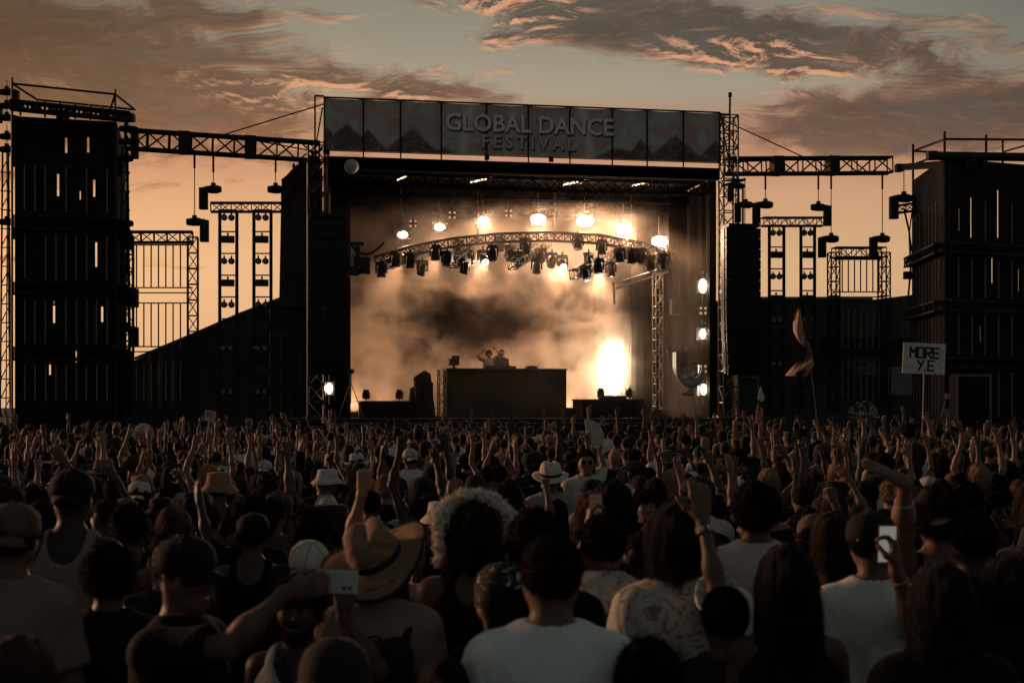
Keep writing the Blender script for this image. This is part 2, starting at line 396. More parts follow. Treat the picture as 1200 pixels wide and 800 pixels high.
tm = mat('lettering_white', (.92,.82,.74), .6, .1); tsh = mat('lettering_shadow', (.09,.065,.058), .8, .1); tred = mat('lettering_pink', (.70,.52,.44), .6, .1)
# banner lettering (banner frame: x along the front)
lx = {}
def bx_(px): return (SP(px, 150, -.06)-SO).dot(SU)-U1/2
for body, px, z, sz, m_, sx, sp_ in (('GLOBAL DANCE', 621, .99, .74, tm, .98, 1.0), ('FESTIVAL', 619, .42, .56, tred, .93, 1.5)):
    for k, (mm_, dx, dz, dy) in enumerate(((tsh, .035, -.045, -.045), (m_, 0, 0, -.055))):
        t = text(body, 'lettering', mm_, (bx_(px)+dx, dy, z+dz), sz, bn, 0, .004, sx=sx, space=sp_, off=.016)
# ================================================================= PA line arrays
def line_array(px0, px1, py0, py1, label, hook):
    Y = SP((px0+px1)/2, 300, -.9).y; n = 14
    top = SP((px0+px1)/2, py0, -.9); bot = SP((px0+px1)/2, py1, -.9); wd = (px1-px0)*Y/F
    e0 = empty('line_array_speaker', top, label, 'speaker', 'line arrays hanging beside the stage', rot=(0,0,SROT))
    H = top.z-bot.z; h = H/n
    for i in range(n):
        t = (i+.5)/n; tilt = -.02-.26*max(0, t-.45)**1.5*2; off = -.32*max(0, t-.45)**2*2.2
        m = MB(); rot = Matrix.Rotation(tilt*(-1), 3, 'X'); c = Vector((0, -off*-1, -h*(i+.5)))
        m.box(c, (wd, .55, h*.93), rot=rot)
        for sx in (-1, 1): m.box(c+Vector((sx*wd*.36, -.28, 0)), (wd*.2, .03, h*.8), rot=rot)
        m.box(c+Vector((0, -.285, 0)), (wd*.3, .03, h*.8), rot=rot)
        m.box(c+Vector((wd*.5+.01, 0, 0)), (.02, .2, h*.99), rot=rot); m.box(c-Vector((wd*.5+.01, 0, 0)), (.02, .2, h*.99), rot=rot)
        m.build('cabinet', M['speaker'], e0, origin=(0,0,0)).location = (0,0,0)
    m = MB(); m.box((0, 0, .07), (wd*.9, .7, .1)); m.tube((0, -.2, .1), (0, -.2, hook), .035); m.tube((0, .2, .1), (0, .2, hook), .035)
    m.build('bumper_frame', M['steel'], e0, origin=(0,0,0)).location = (0,0,0)
    return e0
line_array(362, 406, 256, 438, 'tall black speaker array hanging at the left edge of the stage', 1.9)
line_array(847, 889, 268, 438, 'tall black speaker array hanging at the right edge of the stage, hoist above', 1.3)

# ================================================================= hoists, hung trusses
def motor(m, p, s_=1.0, flip=1):
    """chain hoist: motor body lying across, chain bag hanging under it"""
    p = Vector(p); m.lathe([(0, -.26*s_), (.10*s_, -.24*s_), (.13*s_, -.05*s_), (.13*s_, .12*s_), (.09*s_, .24*s_), (0, .26*s_)], 10, p, Matrix.Rotation(R(90), 3, 'Y'))
    m.box(p+Vector((0, 0, .14*s_)), (.12*s_, .12*s_, .12*s_)); m.box(p+Vector((-.3*flip*s_, 0, -.28*s_)), (.24*s_, .22*s_, .66*s_)); m.tube(p+Vector((-.22*flip*s_, 0, .05)), p+Vector((-.3*flip*s_, 0, -.1)), .1*s_, 8)
def hung_ladders(pxl, py0, py1, hx, hy, label, topy, mots):
    """header truss with two ladder columns of lamps; pxl = pixel columns"""
    v = .3; o_ = SP(sum(hx)/2, hy, v)
    e0 = empty('hanging_light_ladder', o_, label, 'light rig', 'hanging light ladders', rot=(0,0,SROT))
    m = MB(); m.truss(SP(hx[0], hy, v), SP(hx[1], hy, v), .3, .27, .026, .014); m.build('header_truss', M['steel'], e0)
    for (a, c) in pxl:
        m = MB(); 
        for px in (a, c): m.tube(SP(px, py0, v), SP(px, py1, v), .038, 5); m.tube(SP(px+1.5, py0, v+.3), SP(px+1.5, py1, v+.3), .03, 5)
        k = 0; py = py0
        while py < py1:
            m.tube(SP(a, py, v), SP(c, py, v), .022, 4); m.tube(SP(a, py, v), SP(a, py, v+.3), .018, 4); m.tube(SP(c, py, v), SP(c, py, v+.3), .018, 4); py += 25.5
        m.build('ladder_frame', M['steel'], e0)
        py = py0+9; k = 0; mid = (a+c)/2
        while py < py1-8:
            c_ = SP(mid, py, v+.1)
            if k % 2 == 0:
                for dx in (-.11, .11):
                    m = MB(); q = Vector((dx, 0, 0)); q = Matrix.Rotation(SROT, 3, 'Z') @ q
                    m.lathe([(0, -.12), (.07, -.12), (.10, -.02), (.10, .06), (.075, .12), (0, .12)], 10, c_+q, Matrix.Rotation(R(90), 3, 'X')); m.box(c_+q+Vector((0, 0, .1)), (.04, .05, .14))
                    ln = m.build('par_can', M['case'], e0)
                    m = MB(); m.lathe([(.07, 0), (.05, -.01), (0, -.013)], 10, c_+q+Vector((0, -.125, 0)), Matrix.Rotation(R(90), 3, 'X'))
                    g_ = m.build('lens', M['glass'], None); g_.parent = ln
                    vv = np.empty(len(g_.data.vertices)*3); g_.data.vertices.foreach_get('co', vv)
                    inv = e0.matrix_basis.inverted() if False else Matrix.LocRotScale(e0.location, e0.rotation_euler, None).inverted()
                    g_.data.transform(inv)
            else:
                m = MB(); m.box(c_+Vector((0, 0, 0)), (.40, .22, .20), SROT); m.box(c_+Vector((0, -.12, .0)), (.36, .03, .13), SROT); m.tube(c_+Vector((0, 0, .1)), c_+Vector((0, 0, .2)), .03); m.build('strobe', M['case'], e0)
            py += 25.5; k += 1
    for (px, py, fl) in mots:
        m = MB(); q = SP(px, py, v+.1); motor(m, q, 1.0, fl); t = SP(px, topy, v+.1); m.tube(q, Vector((q.x, q.y, t.z)), .014, 4); m.tube(Vector((q.x, q.y, t.z-.5)), Vector((q.x, q.y, t.z)), .035, 5)
        m.build('chain_hoist', M['steel'], e0)
    return e0
hung_ladders([(257, 277), (297, 317)], 246, 482, (247, 330), 243, 'pair of slim lamp ladders hanging in open sky left of the stage', 183, [(250, 222, 1), (323, 222, -1)])
hung_ladders([(901, 918), (938, 954)], 264, 482, (893, 965), 260, 'pair of slim lamp ladders hanging in open sky right of the stage', 204, [(897, 240, 1), (959, 243, -1)])
def hung_panel(posts, hy, py1, tubes, label, topy, mots, rows):
    v = .3; e0 = empty('hanging_tube_panel', SP(sum(posts)/2, hy, v), label, 'light rig', 'hanging tube panels', rot=(0,0,SROT))
    m = MB(); m.truss(SP(posts[0], hy, v), SP(posts[1], hy, v), .36, .32, .03, .016); m.build('header_truss', M['steel'], e0)
    for px in posts: m = MB(); m.truss(SP(px, hy, v), SP(px, py1, v), .30, .30, .028, .015, step=.5); m.build('post_truss', M['steel'], e0)
    for (a, c) in rows:
        for i in range(tubes):
            px = posts[0]+10+(posts[1]-posts[0]-16)*i/(tubes-1)
            m = MB(); m.tube(SP(px, a, v), SP(px, c, v), .022, 6); m.build('batten', M['slat'], e0)
        for y_ in (a, c, c+6): m = MB(); m.tube(SP(posts[0], y_, v), SP(posts[1], y_, v), .021); m.build('cross_rail', M['steel'], e0)
    for (px, py, fl) in mots:
        m = MB(); q = SP(px, py, v); motor(m, q, 1.0, fl); t = SP(px, topy, v); m.tube(q, Vector((q.x, q.y, t.z)), .014, 4); m.tube(Vector((q.x, q.y, t.z-.5)), Vector((q.x, q.y, t.z)), .035, 5)
        m.build('chain_hoist', M['steel'], e0)
hung_panel((150, 226), 278, 480, 8, 'wide panel of thin vertical tubes hanging beside the left tower', 178, [(228, 260, -1)], [(287, 337), (355, 406), (424, 470)])
hung_panel((977, 1036), 296, 482, 7, 'wide panel of thin vertical tubes hanging beside the right tower', 204, [(974, 280, 1), (1034, 280, 1)], [(304, 342), (362, 408), (420, 468)])
# outrigger trusses
def outrigger(a, c, label, h, stay):
    e0 = empty('outrigger_truss', (a+c)/2, label, 'truss', 'trusses reaching out from the stage roof', rot=(0,0,SROT))
    m = MB(); m.truss(a, c, .42, h, .045, .026, step=.62); m.build('lattice', M['steel'], e0)
    m = MB(); m.path(stay, .022, 5); m.build('stay_cable', M['steel'], e0)
    for t in (.3, .64): m = MB(); q = a+(c-a)*t; m.box(q, (.34, .5, h+.1), SROT); m.build('clamp', M['steel'], e0)
outrigger(SP(147, 163, .2), SP(374, 178, .2), 'black lattice truss running from the left tower to the stage roof', .55, [SP(380, 122, 0), SP(262, 158, .2), SP(372, 178, .2)])
outrigger(SP(852, 195, .2), SP(1043, 194, .2), 'black lattice truss reaching from the stage roof towards the right tower', .50, [SP(846, 140, 0), SP(948, 187, .2), SP(852, 190, .2)])
# motors and arms above the right line array
e0 = empty('hoist_bracket', SP(866, 250, -.4), 'short arm with two black chain hoists over the right speaker array', 'hoist', rot=(0,0,SROT))
m = MB(); m.tube(SP(846, 218, -.3), SP(874, 210, -.6), .05); m.tube(SP(846, 212, -.3), SP(874, 210, -.6), .03); m.build('arm', M['steel'], e0)
m = MB(); motor(m, SP(865, 218, -.5), .8); motor(m, SP(874, 240, -.8), .9); m.path([SP(862, 222, -.5), SP(862, 262, -.5)], .015, 4); m.path([SP(873, 212, -.8), SP(873, 262, -.8)], .015, 4); m.build('motor', M['steel'], e0)
e0 = empty('camera_jib', SP(425, 300, 1), 'dark curved cable and boxed fixture cluster at the left side of the stage opening', 'rig', rot=(0,0,SROT))
m = MB(); m.path([SP(408+ (i*4.2), 284+14*math.sin(math.pi*i/10), 1) for i in range(11)], .04, 6); m.build('cable', M['steel'], e0)
m = MB(); m.box(SP(417, 286, 1), (.5, .2, .12), SROT); m.box(SP(419, 300, 1), (.14, .14, .7), SROT); m.box(SP(424, 308, 1), (.5, .3, .35), SROT); m.box(SP(412, 318, 1), (.45, .3, .3), SROT, ); m.box(SP(426, 316, 1.2), (.3, .3, .3), SROT+.5); m.build('fixture_cluster', M['case'], e0)
b = MB(); b.lathe([(0.22*math.sin(math.pi*i/16), -.22*math.cos(math.pi*i/16)) for i in range(17)], 20, (0,0,0)); b.smooth = True
o = b.build('balloon', mat('white_balloon', (.5,.47,.42), .5, .1)); o.location = SP(412, 195, -.7); tag(o, 'round white balloon hanging under the banner beside the left speaker array', 'balloon')
# ================================================================= left and right wing towers (video wing scaffolds)
def wing(name, label, faces, zt, bands, slits, railz, rails):
    """faces: list of (A, B, n slats) ground segments; each face is a mesh scrim with dark bands and pale slats"""
    c0 = sum((f[0]+f[1] for f in faces), Vector())/(2*len(faces)); c0.z = 0
    e0 = empty(name, c0, label, 'tower', 'wing towers beside the stage')
    for (A, B, ns, sl, back) in faces:
        d = (B-A); L_ = d.length; d.normalize(); n_ = Vector((d.y, -d.x, 0)); rz = math.atan2(d.y, d.x)
        if n_.dot(-(A+B)) < 0: n_ = -n_
        # scrim made of strips that leave narrow slits: cut where slits are listed (t, z0, z1, lean)
        m = MB(); xs = [0.0]+sorted(x for s_ in sl for x in (s_[0]-s_[3]/2/L_, s_[0]+s_[3]/2/L_))+[1.0]
        for i in range(len(xs)-1):
            a_, b_ = xs[i], xs[i+1]; hole = i % 2 == 1
            if not hole: zr = [(GZ, zt)]
            else:
                s_ = sorted(sl)[i//2]; zr = [(GZ, s_[1]), (s_[2], zt)]
            for (z0, z1) in zr:
                if z1 > z0: m.box(A+d*(L_*(a_+b_)/2)+Vector((0, 0, (z0+z1)/2)), (L_*(b_-a_), .03, z1-z0), rz)
        m.build('scrim', M['mesh'], e0)
        for (z0, z1) in bands:
            for i in range(ns):
                t = (i+.9)/(ns+.8)
                if any(abs(t-s_[0])*L_ < .12 and s_[1] < z1 and s_[2] > z0 for s_ in sl): continue
                wv = random.uniform(-.01, .01); m = MB(); m.box(A+d*(L_*t+wv)+n_*.06+Vector((0, 0, (z0+z1)/2)), (.04, .03, z1-z0), rz); m.build('slat', M['slat'], e0)
        for i in range(len(bands)-1):
            m = MB(); z = (bands[i][1]+bands[i+1][0])/2; m.truss(A+n_*.1+Vector((0, 0, z)), B+n_*.1+Vector((0, 0, z)), .3, (bands[i+1][0]-bands[i][1])*.55, .04, .02)
            m.build('ledger_truss', M['steel'], e0)
    m = MB()
    for r_ in rails: m.path(r_, .035, 5)
    m.build('scaffold_rail', M['steel'], e0)
    return e0
def zp(py, Y): return CZ+(HY-py)*Y/F
YL = 40.0
A = P(18, 474, YL-.2); B = P(136, 474, YL+.6); A.z = B.z = 0
bandsL = [(zp(470, YL), zp(427, YL)), (zp(402, YL), zp(350, YL)), (zp(327, YL), zp(275, YL)), (zp(248, YL), zp(195, YL))]
slL = [(.34, zp(439, YL), zp(424, YL), .05), (.38, zp(378, YL), zp(352, YL), .055), (.42, zp(229, YL), zp(203, YL), .06), (.5, zp(178, YL), zp(160, YL), .06), (.72, zp(176, YL), zp(158, YL), .06),
       (.78, zp(228, YL), zp(208, YL), .06), (.8, zp(311, YL), zp(282, YL), .055), (.86, zp(376, YL), zp(358, YL), .055), (.20, zp(302, YL), zp(286, YL), .03), (.60, zp(424, YL), zp(408, YL), .03), (.64, zp(232, YL), zp(222, YL), .03)]
ztl = zp(138, YL)
def at(t, z, off=0.0, A=A, B=B): p = A+(B-A)*t; return Vector((p.x, p.y+off, z))
rails = [[at(-.02, 0, -.1), at(-.02, zp(94, YL), -.1)], [at(1, 0, -.1), at(1, zp(100, YL), -.1)], [at(-.02, zp(101, YL), -.1), at(1.0, zp(106, YL), -.1)],
         [at(0, zp(120, YL), -.1), at(1.15, zp(132, YL), -.1)], [at(0, zp(129, YL), -.1), at(1.15, zp(134, YL), -.1)], [at(.95, zp(124, YL), -.1), at(1, zp(106, YL), -.1)],
         [at(-.02, zp(101, YL), 2), at(1, zp(106, YL), 2)], [at(-.02, zp(101, YL), -.1), at(-.02, zp(101, YL), 2)], [at(1, zp(106, YL), -.1), at(1, zp(106, YL), 2)]]
rails += [[at(t, ztl, -.1), at(t, zp(120, YL), -.1)] for t in (.06, .3, .45, .6, .75, .87)]
C_ = B+Vector((-1.0, 4.5, 0)); D_ = A+Vector((-.6, 4.5, 0))
tl = wing('wing_tower', 'tall black slatted tower with scaffold rails on top, left of the stage', [(A, B, 9, slL, 0), (B, C_, 6, [], 0), (D_, A, 6, [], 0)], ztl, bandsL, None, None, rails)
m = MB(); m.truss(at(-.02, zp(127, YL), -.25), at(1.16, zp(133, YL), -.25), .25, .22, .05, .03)
m.box(at(1.16, zp(134, YL), -.25), (.28, .3, .22)); m.box(at(.49, zp(136, YL), -.2), (.3, .3, .3)); m.build('roof_beam', M['steel'], tl)
# black slim truss with hoists on the left tower's outer edge and between tower and panel
for (px, lab) in ((148, 'thin truss leg with stacked chain hoists between the left tower and the tube panel'), (8, 'thin truss leg with stacked chain hoists at the far left edge')):
    Yq = 41.2; e0 = empty('hoist_truss', P(px, 474, Yq)-Vector((0, 0, CZ)), lab, 'truss', 'hoist legs beside the towers')
    m = MB(); g_ = P(px, 480, Yq); t_ = P(px, 150 if px > 100 else 105, Yq)
    m.tube(P(px-8, 488, Yq), P(px-5, 172, Yq), .03); m.tube(P(px+5, 488, Yq), P(px+1, 172, Yq), .05); m.tube(P(px-1, 488, Yq+.2), P(px+1, 180, Yq), .02)
    for i in range(14): y0 = 488-i*22; m.tube(P(px-7, y0, Yq), P(px+4, y0-22, Yq), .018, 4); m.tube(P(px-7, y0, Yq), P(px+4, y0, Yq), .018, 4)
    m.build('leg_frame', M['steel'], e0)
    for py in ((151, 166, 186, 262, 340, 385) if px > 100 else (108, 124, 138, 160, 175, 260)):
        m = MB(); motor(m, P(px, py, Yq), .85, random.choice((-1, 1))); m.tube(P(px, py-14, Yq), P(px, py, Yq), .015); m.build('chain_hoist', M['steel'], e0)
# right tower: corner towards the camera
YR = 38.0
A2 = P(1070, 474, YR+2.6); K = P(1107, 474, YR-1.2); B2 = P(1242, 474, YR+.4)
for q in (A2, K, B2): q.z = 0
bandsR = [(zp(488, YR), zp(437, YR)), (zp(417, YR), zp(372, YR)), (zp(352, YR), zp(306, YR)), (zp(287, YR), zp(240, YR))]
slR1 = [(.42, zp(282, YR), zp(235, YR), .06), (.44, zp(340, YR), zp(315, YR), .06), (.93, zp(276, YR), zp(255, YR), .05)]
slR2 = [(.22, zp(283, YR), zp(237, YR), .05), (.45, zp(281, YR), zp(226, YR), .06), (.455, zp(336, YR), zp(300, YR), .06)]
slR1 = slR1[:1]+[(.55, zp(338, YR), zp(312, YR), .05)]+[slR1[2]]; slR2 = [slR2[0], slR2[1], (.40, zp(334, YR), zp(305, YR), .05), (.63, zp(342, YR), zp(316, YR), .035), (.12, zp(276, YR), zp(250, YR), .03), (.30, zp(402, YR), zp(384, YR), .03)]
ztr = zp(194, YR)
def up(p, py, Y=None): return Vector((p.x, p.y, CZ+(HY-py)*p.y/F))
N1 = [up(A2, 178), up(K, 162), up(B2, 164)]
rails = [[Vector((A2.x, A2.y, 0)), up(A2, 169)], [Vector((K.x, K.y-.05, 0)), up(K, 154)], [up(A2, 177), up(K, 163), up(B2, 164)], [up(A2, 193), up(K, 179), up(B2, 181)]]
Mx = A2+Vector((3.6, 2.6, 0)); rails += [[up(A2, 177), up(Mx, 183)], [up(Mx, 178), up(B2+Vector((0, 2, 0)), 168)], [Vector((Mx.x, Mx.y, ztr)), up(Mx, 165)]]
for t in (.35, .7): q = K+(B2-K)*t; rails.append([Vector((q.x, q.y, ztr)), up(q, 158)])
tr = wing('wing_tower', 'tall black slatted tower with open scaffold rails on top, right of the stage', [(A2, K, 9, slR1, 0), (K, B2, 8, slR2, 0)], ztr, bandsR, None, None, rails)
m = MB(); q0 = up(A2, 205); m.tube(up(A2, 196)+Vector((-.35, 0, 0)), up(K, 190)+Vector((.2, .3, 0)), .11, 6); m.tube(up(K, 185)+Vector((-.4, -.2, 0)), up(B2, 187)+Vector((0, -.2, 0)), .11, 6)
m.box(up(A2, 197)+Vector((-.42, 0, 0)), (.2, .26, .22)); m.box(up(K, 184)+Vector((-.42, -.2, 0)), (.22, .26, .22)); m.box(up(K+(B2-K)*.2, 191), (.3, .3, .3)); m.build('roof_beam', M['steel'], tr)
m = MB(); q = up(A2, 233)+Vector((-.3, -.1, 0)); motor(m, q, 1.0, 1); m.tube(q, up(A2, 197)+Vector((-.3, -.1, 0)), .014, 4)
m.truss(up(A2, 246)+Vector((-.5, -.1, 0)), up(A2, 240)+Vector((.9, -.6, 0)), .2, .22, .025, .015); m.box(up(A2, 323)+Vector((-.1, -.1, 0)), (.4, .2, .22))
m.path([q+Vector((0, 0, -.3)), q+Vector((.16, 0, -1.0)), q+Vector((.2, 0, -2.1)), q+Vector((.12, 0, -3)), q+Vector((.4, 0, -3.6))], .03); m.path([q+Vector((.25, 0, -.3)), q+Vector((.16, 0, -1.0)), q+Vector((.36, 0, -2.5)), q+Vector((.3, 0, -3.6))], .02)
m.build('chain_hoist', M['steel'], tr)
# ================================================================= dark backing structures
# sloped marquee wall left of the stage
sl_ = empty('sloping_marquee', P(280, 480, 47)-Vector((0, 0, CZ)), 'dark tarpaulin marquee with a sloping ridge rising towards the stage, left side', 'marquee')
def poly_sheet(pts_px, Y, thick, name, m_, parent, nsub=1):
    b = MB(); f_ = [P(x, y, Y) for x, y in pts_px]; g_ = [p+Vector((0, thick, 0)) for p in f_]; n = len(f_)
    b.add([tuple(p) for p in f_+g_], [tuple(range(n)), tuple(range(2*n-1, n-1, -1))]+[(i, n+i, n+(i+1) % n, (i+1) % n) for i in range(n)])
    return b.build(name, m_, parent)
gz = HY+(CZ-GZ)*F/47
poly_sheet([(70, gz), (382, gz), (382, 332), (360, 337), (340, 346), (280, 369), (232, 390), (160, 421), (70, 452)], 47, 5.5, 'tarp_wall', M['tarp'], sl_)
m = MB(); m.path([P(158, 420, 46.9), P(232, 389, 46.9), P(280, 368, 46.9), P(340, 345, 46.9), P(364, 335, 46.9)], .05); m.build('ridge_edge', M['slat'], sl_)
m = MB()
for px in (175, 188, 201): m.box(P(px, 445, 46.9), (.1, .06, 2.0))
for px in (330, 352): m.tube(P(px, 395, 46.85), P(px, 486, 46.85), .03)
m.tube(P(318, 392, 46.85), P(352, 396, 46.85), .03); m.build('seam', M['slat'], sl_)
m = MB(); m.box(P(352, 476, 46.6), (.55, .1, 1.0)); m.build('door_panel', M['case'], sl_)
m = MB(); c = P(352, 476, 46.55)
for dx in (-.3, .3): m.tube(c+Vector((dx, 0, -.5)), c+Vector((dx, 0, .5)), .02)
m.tube(c+Vector((-.3, 0, .5)), c+Vector((.3, 0, .5)), .02); m.build('door_frame', M['slat'], sl_)
# curved cloth side of the roof on the left
cs = empty('roof_side_cloth', P(350, 474, 44.5)-Vector((0, 0, CZ)), 'dark draped cloth with a bent ragged top rim behind the left speaker array', 'cloth wall')
poly_sheet([(327, 360), (372, 360), (384, 260), (384, 190), (372, 200), (352, 214), (338, 232), (329, 250)], 44.6, 1.2, 'drape', M['tarp'], cs)
poly_sheet([(329, 248), (338, 231), (352, 213), (372, 200), (378, 190), (368, 178), (352, 190), (344, 196), (330, 212)], 44.3, .15, 'rim_flap', mat('brown_flap', (.07,.045,.035), .8, .3, 2), cs)
m = MB()
for (a_, b_) in (((344, 192), (345, 216)), ((351, 188), (352, 213)), ((366, 178), (366, 203)), ((330, 212), (380, 172))): m.tube(P(*a_, 44.2), P(*b_, 44.2), .05)
m.build('rim_pole', M['steel'], cs)
# flat topped black backing right of the stage
bk_ = empty('backing_wall', P(960, 480, 47)-Vector((0, 0, CZ)), 'flat topped black wall behind the hanging rigs right of the stage', 'wall')
poly_sheet([(845, gz), (1072, gz), (1072, 345), (1023, 351), (1023, 349), (890, 350), (845, 350)], 47, 3.5, 'cloth_face', M['tarp'], bk_)
m = MB(); m.tube(P(890, 349.5, 46.9), P(1022, 349.5, 46.9), .06); m.build('top_pipe', mat('pale_pipe', (.45,.32,.22), .5, .2), bk_)
m = MB(); m.box(P(1056, 446, 46.4), (.98*.95, .2, .95)); m.build('white_panel', mat('pale_sheet', (.24,.26,.25), .7, .15), bk_)
m = MB(); m.box(P(1017, 435, 46.5), (.7, .1, .28)); m.box(P(1024, 430, 46.45), (.5, .1, .3)); m.box(P(1006, 431, 46.45), (.4, .08, .12)); m.build('pale_strip', mat('pale_gear', (.15,.165,.16), .6, .5, 5), bk_)
m = MB(); m.box(P(1020, 405, 46.6), (3.4, .1, .5)); m.build('brown_strip', mat('brown_strip', (.03,.02,.017), .8, .3), bk_)
for (px, w_, h_) in ((1010, 4.2, 0),): pass
# black boxes at the foot of the towers and of the array
for (px0, px1, py0, Y, lab) in ((1114, 1155, 438, 36.5, 'plain black cabinet standing against the foot of the right tower'), (862, 886, 440, 44.8, 'plain black cabinet under the right speaker array'),
                               (0, 14, 180, 37.5, 'dark scaffold edge cabinet at the far left side')):
    w_ = (px1-px0)*Y/F; c = P((px0+px1)/2, 474, Y); zt_ = zp(py0, Y)
    if py0 == 180: continue
    e0 = empty('equipment_cabinet', (c.x, c.y, 0), lab, 'cabinet')
    m = MB(); m.box((c.x, c.y, (zt_+GZ)/2), (w_, .9, zt_-GZ)); m.build('body', M['black'] if px0 > 1000 else M['case'], e0)
    m = MB()
    for sx in (-1, 1): m.box((c.x+sx*(w_/2-.03), c.y-.46, zt_/2), (.05, .03, zt_-.04))
    m.box((c.x, c.y-.462, zt_-.05), (w_-.12, .03, .06)); m.build('trim', M['slat'], e0)
# crowd barrier at the stage foot
br = empty('crowd_barrier', S(U1/2, -3.0, 0), 'low steel crowd barrier standing along the foot of the stage', 'barrier', rot=(0,0,SROT))
for k in range(26):
    u = -12+k*1.45; m = MB(); m.box(S(u, -3, 1.18+GZ), (1.4, .06, .05), SROT); m.box(S(u, -3, .6+GZ), (1.38, .02, 1.1), SROT); m.tube(S(u-.6, -2.9, .05+GZ), S(u-.6, -2.05, .05+GZ), .03); m.tube(S(u-.6, -2.1, .05+GZ), S(u-.6, -2.95, 1.0+GZ), .025); m.build('barrier_panel', M['alu'], br)
# ================================================================= lamps
def local(name, mb, m_, parent): o = mb.build(name, m_, parent, origin=(0,0,0)); o.location = (0,0,0); return o
def add_light(kind, loc, energy, col, size=.1, direction=None, spot=60, blend=.6):
    l = bpy.data.lights.new('stage_lamp_glow', kind); l.energy = energy; l.color = col
    if kind == 'SPOT': l.spot_size = R(spot); l.spot_blend = blend; l.shadow_soft_size = size
    elif kind == 'POINT': l.shadow_soft_size = size
    o = bpy.data.objects.new('stage_lamp_glow', l); COL.objects.link(o); o.location = loc
    if direction is not None: o.rotation_euler = Vector(direction).to_track_quat('-Z', 'Y').to_euler()
    return o
WARM = (1, .57, .335); W2 = (1, .66, .44)
ORD = ['first', 'second', 'third', 'fourth', 'fifth', 'sixth', 'seventh']
for i, (px, py, s_, e_) in enumerate(((472, 275, .7, .35), (515, 266, .7, .4), (566, 259, .8, .6), (631, 257, 1.1, 1.1), (686, 259, 1.25, 1.5), (731, 269, 1.2, 1.35), (773, 283, 1.2, 1.35))):
    p = SP(px, py, 3.7)
    e0 = empty('blinder_light', p, '%s from the left in the arc of glowing white lamps under the stage roof' % ORD[i], 'stage light', 'glowing blinders in an arc', rot=(0,0,SROT))
    m = MB(); m.box((0, .17, 0), (.46, .24, .30)); m.box((0, .05, .18), (.5, .06, .04)); m.box((-.26, .1, .05), (.03, .1, .3)); m.box((.26, .1, .05), (.03, .1, .3)); m.tube((0, .1, .2), (0, .1, .9), .03); local('housing', m, M['case'], e0)
    m = MB(); m.lathe([(0, .05), (.15*s_, .04), (.2*s_, 0), (.19*s_, -.02), (0, -.05)], 18, (0, .02, 0), Matrix.Rotation(R(90), 3, 'X') @ Matrix.Diagonal((1.15, .75, 1))); local('lens', m, M['lamp'], e0)
    add_light('SPOT', p+SV*-.15, 700*e_, WARM, .12, -SV+Vector((0, 0, -.45)), 100, 1)
    add_light('SPOT', p+SV*.5, 200*e_*e_, WARM, .12, SV-Vector((0, 0, .45)), 130, 1); add_light('POINT', p+SV*-.22, 120*e_*e_, WARM, .1)
# 4 lens fixtures (unlit, faint glow put into the lens material) above the arc
for k, (px, py) in enumerate(((484, 262), (530, 252), (596, 250), (824, 364), (824, 432))):
    p = SP(px, py, 3.4 if px < 800 else 1.2)
    e0 = empty('four_lens_light', p, ['unlit four lens lamp above the leftmost glowing blinder', 'unlit four lens lamp between the second and third glowing blinders', 'unlit four lens lamp just right of the third glowing blinder',
        'unlit four lens lamp between the upper two side lamps on the right', 'unlit four lens lamp between the lower two side lamps on the right'][k], 'stage light', 'unlit four lens lamps', rot=(0,0,SROT))
    m = MB(); m.box((0, .08, 0), (.26, .14, .26)); m.tube((0, .1, .12), (0, .1, .5), .02); local('housing', m, M['case'], e0)
    for sx in (-1, 1):
        for sz in (-1, 1):
            m = MB(); m.lathe([(0, .015), (.04, .01), (.045, 0)], 10, (sx*.08, -.005, sz*.08), Matrix.Rotation(R(90), 3, 'X')); local('lens', m, mat_q if 'mat_q' in globals() else globals().setdefault('mat_q', mat('dim_lens', (.5,.3,.2), .4, 0, emis=(1,.6,.38), estr=.35)), e0)
# side lamps (right column, left column)
for k, (px, py, s_, e_, lab) in enumerate(((824, 335, 1.0, 1.0, 'topmost of three glowing lamps in the right wing of the stage'), (824, 391, .7, .5, 'middle of three glowing lamps in the right wing of the stage'), (825, 456, .75, .55, 'lowest of three glowing lamps in the right wing of the stage'),
                               (386, 455, .7, .5, 'glowing lamp inside the truss foot under the left speaker array'))):
    p = SP(px, py, 1.2 if px > 500 else .1)
    e0 = empty('side_light', p, lab, 'stage light', rot=(0,0,SROT))
    m = MB(); m.box((0, .16, 0), (.3, .2, .42)); m.tube((0, .16, -.5), (0, .16, .5), .025); local('housing', m, M['case'], e0)
    m = MB(); m.lathe([(0, .05), (.12*s_, .04), (.15*s_, 0), (0, -.04)], 16, (0, .03, 0), Matrix.Rotation(R(90), 3, 'X') @ Matrix.Diagonal((.8, 1.5, 1))); local('lens', m, M['lamp'], e0)
    add_light('SPOT', p+SV*-.12, 160*e_, W2, .1, -SV, 90, 1); add_light('POINT', p+SV*-.2, 30*e_, W2, .1)
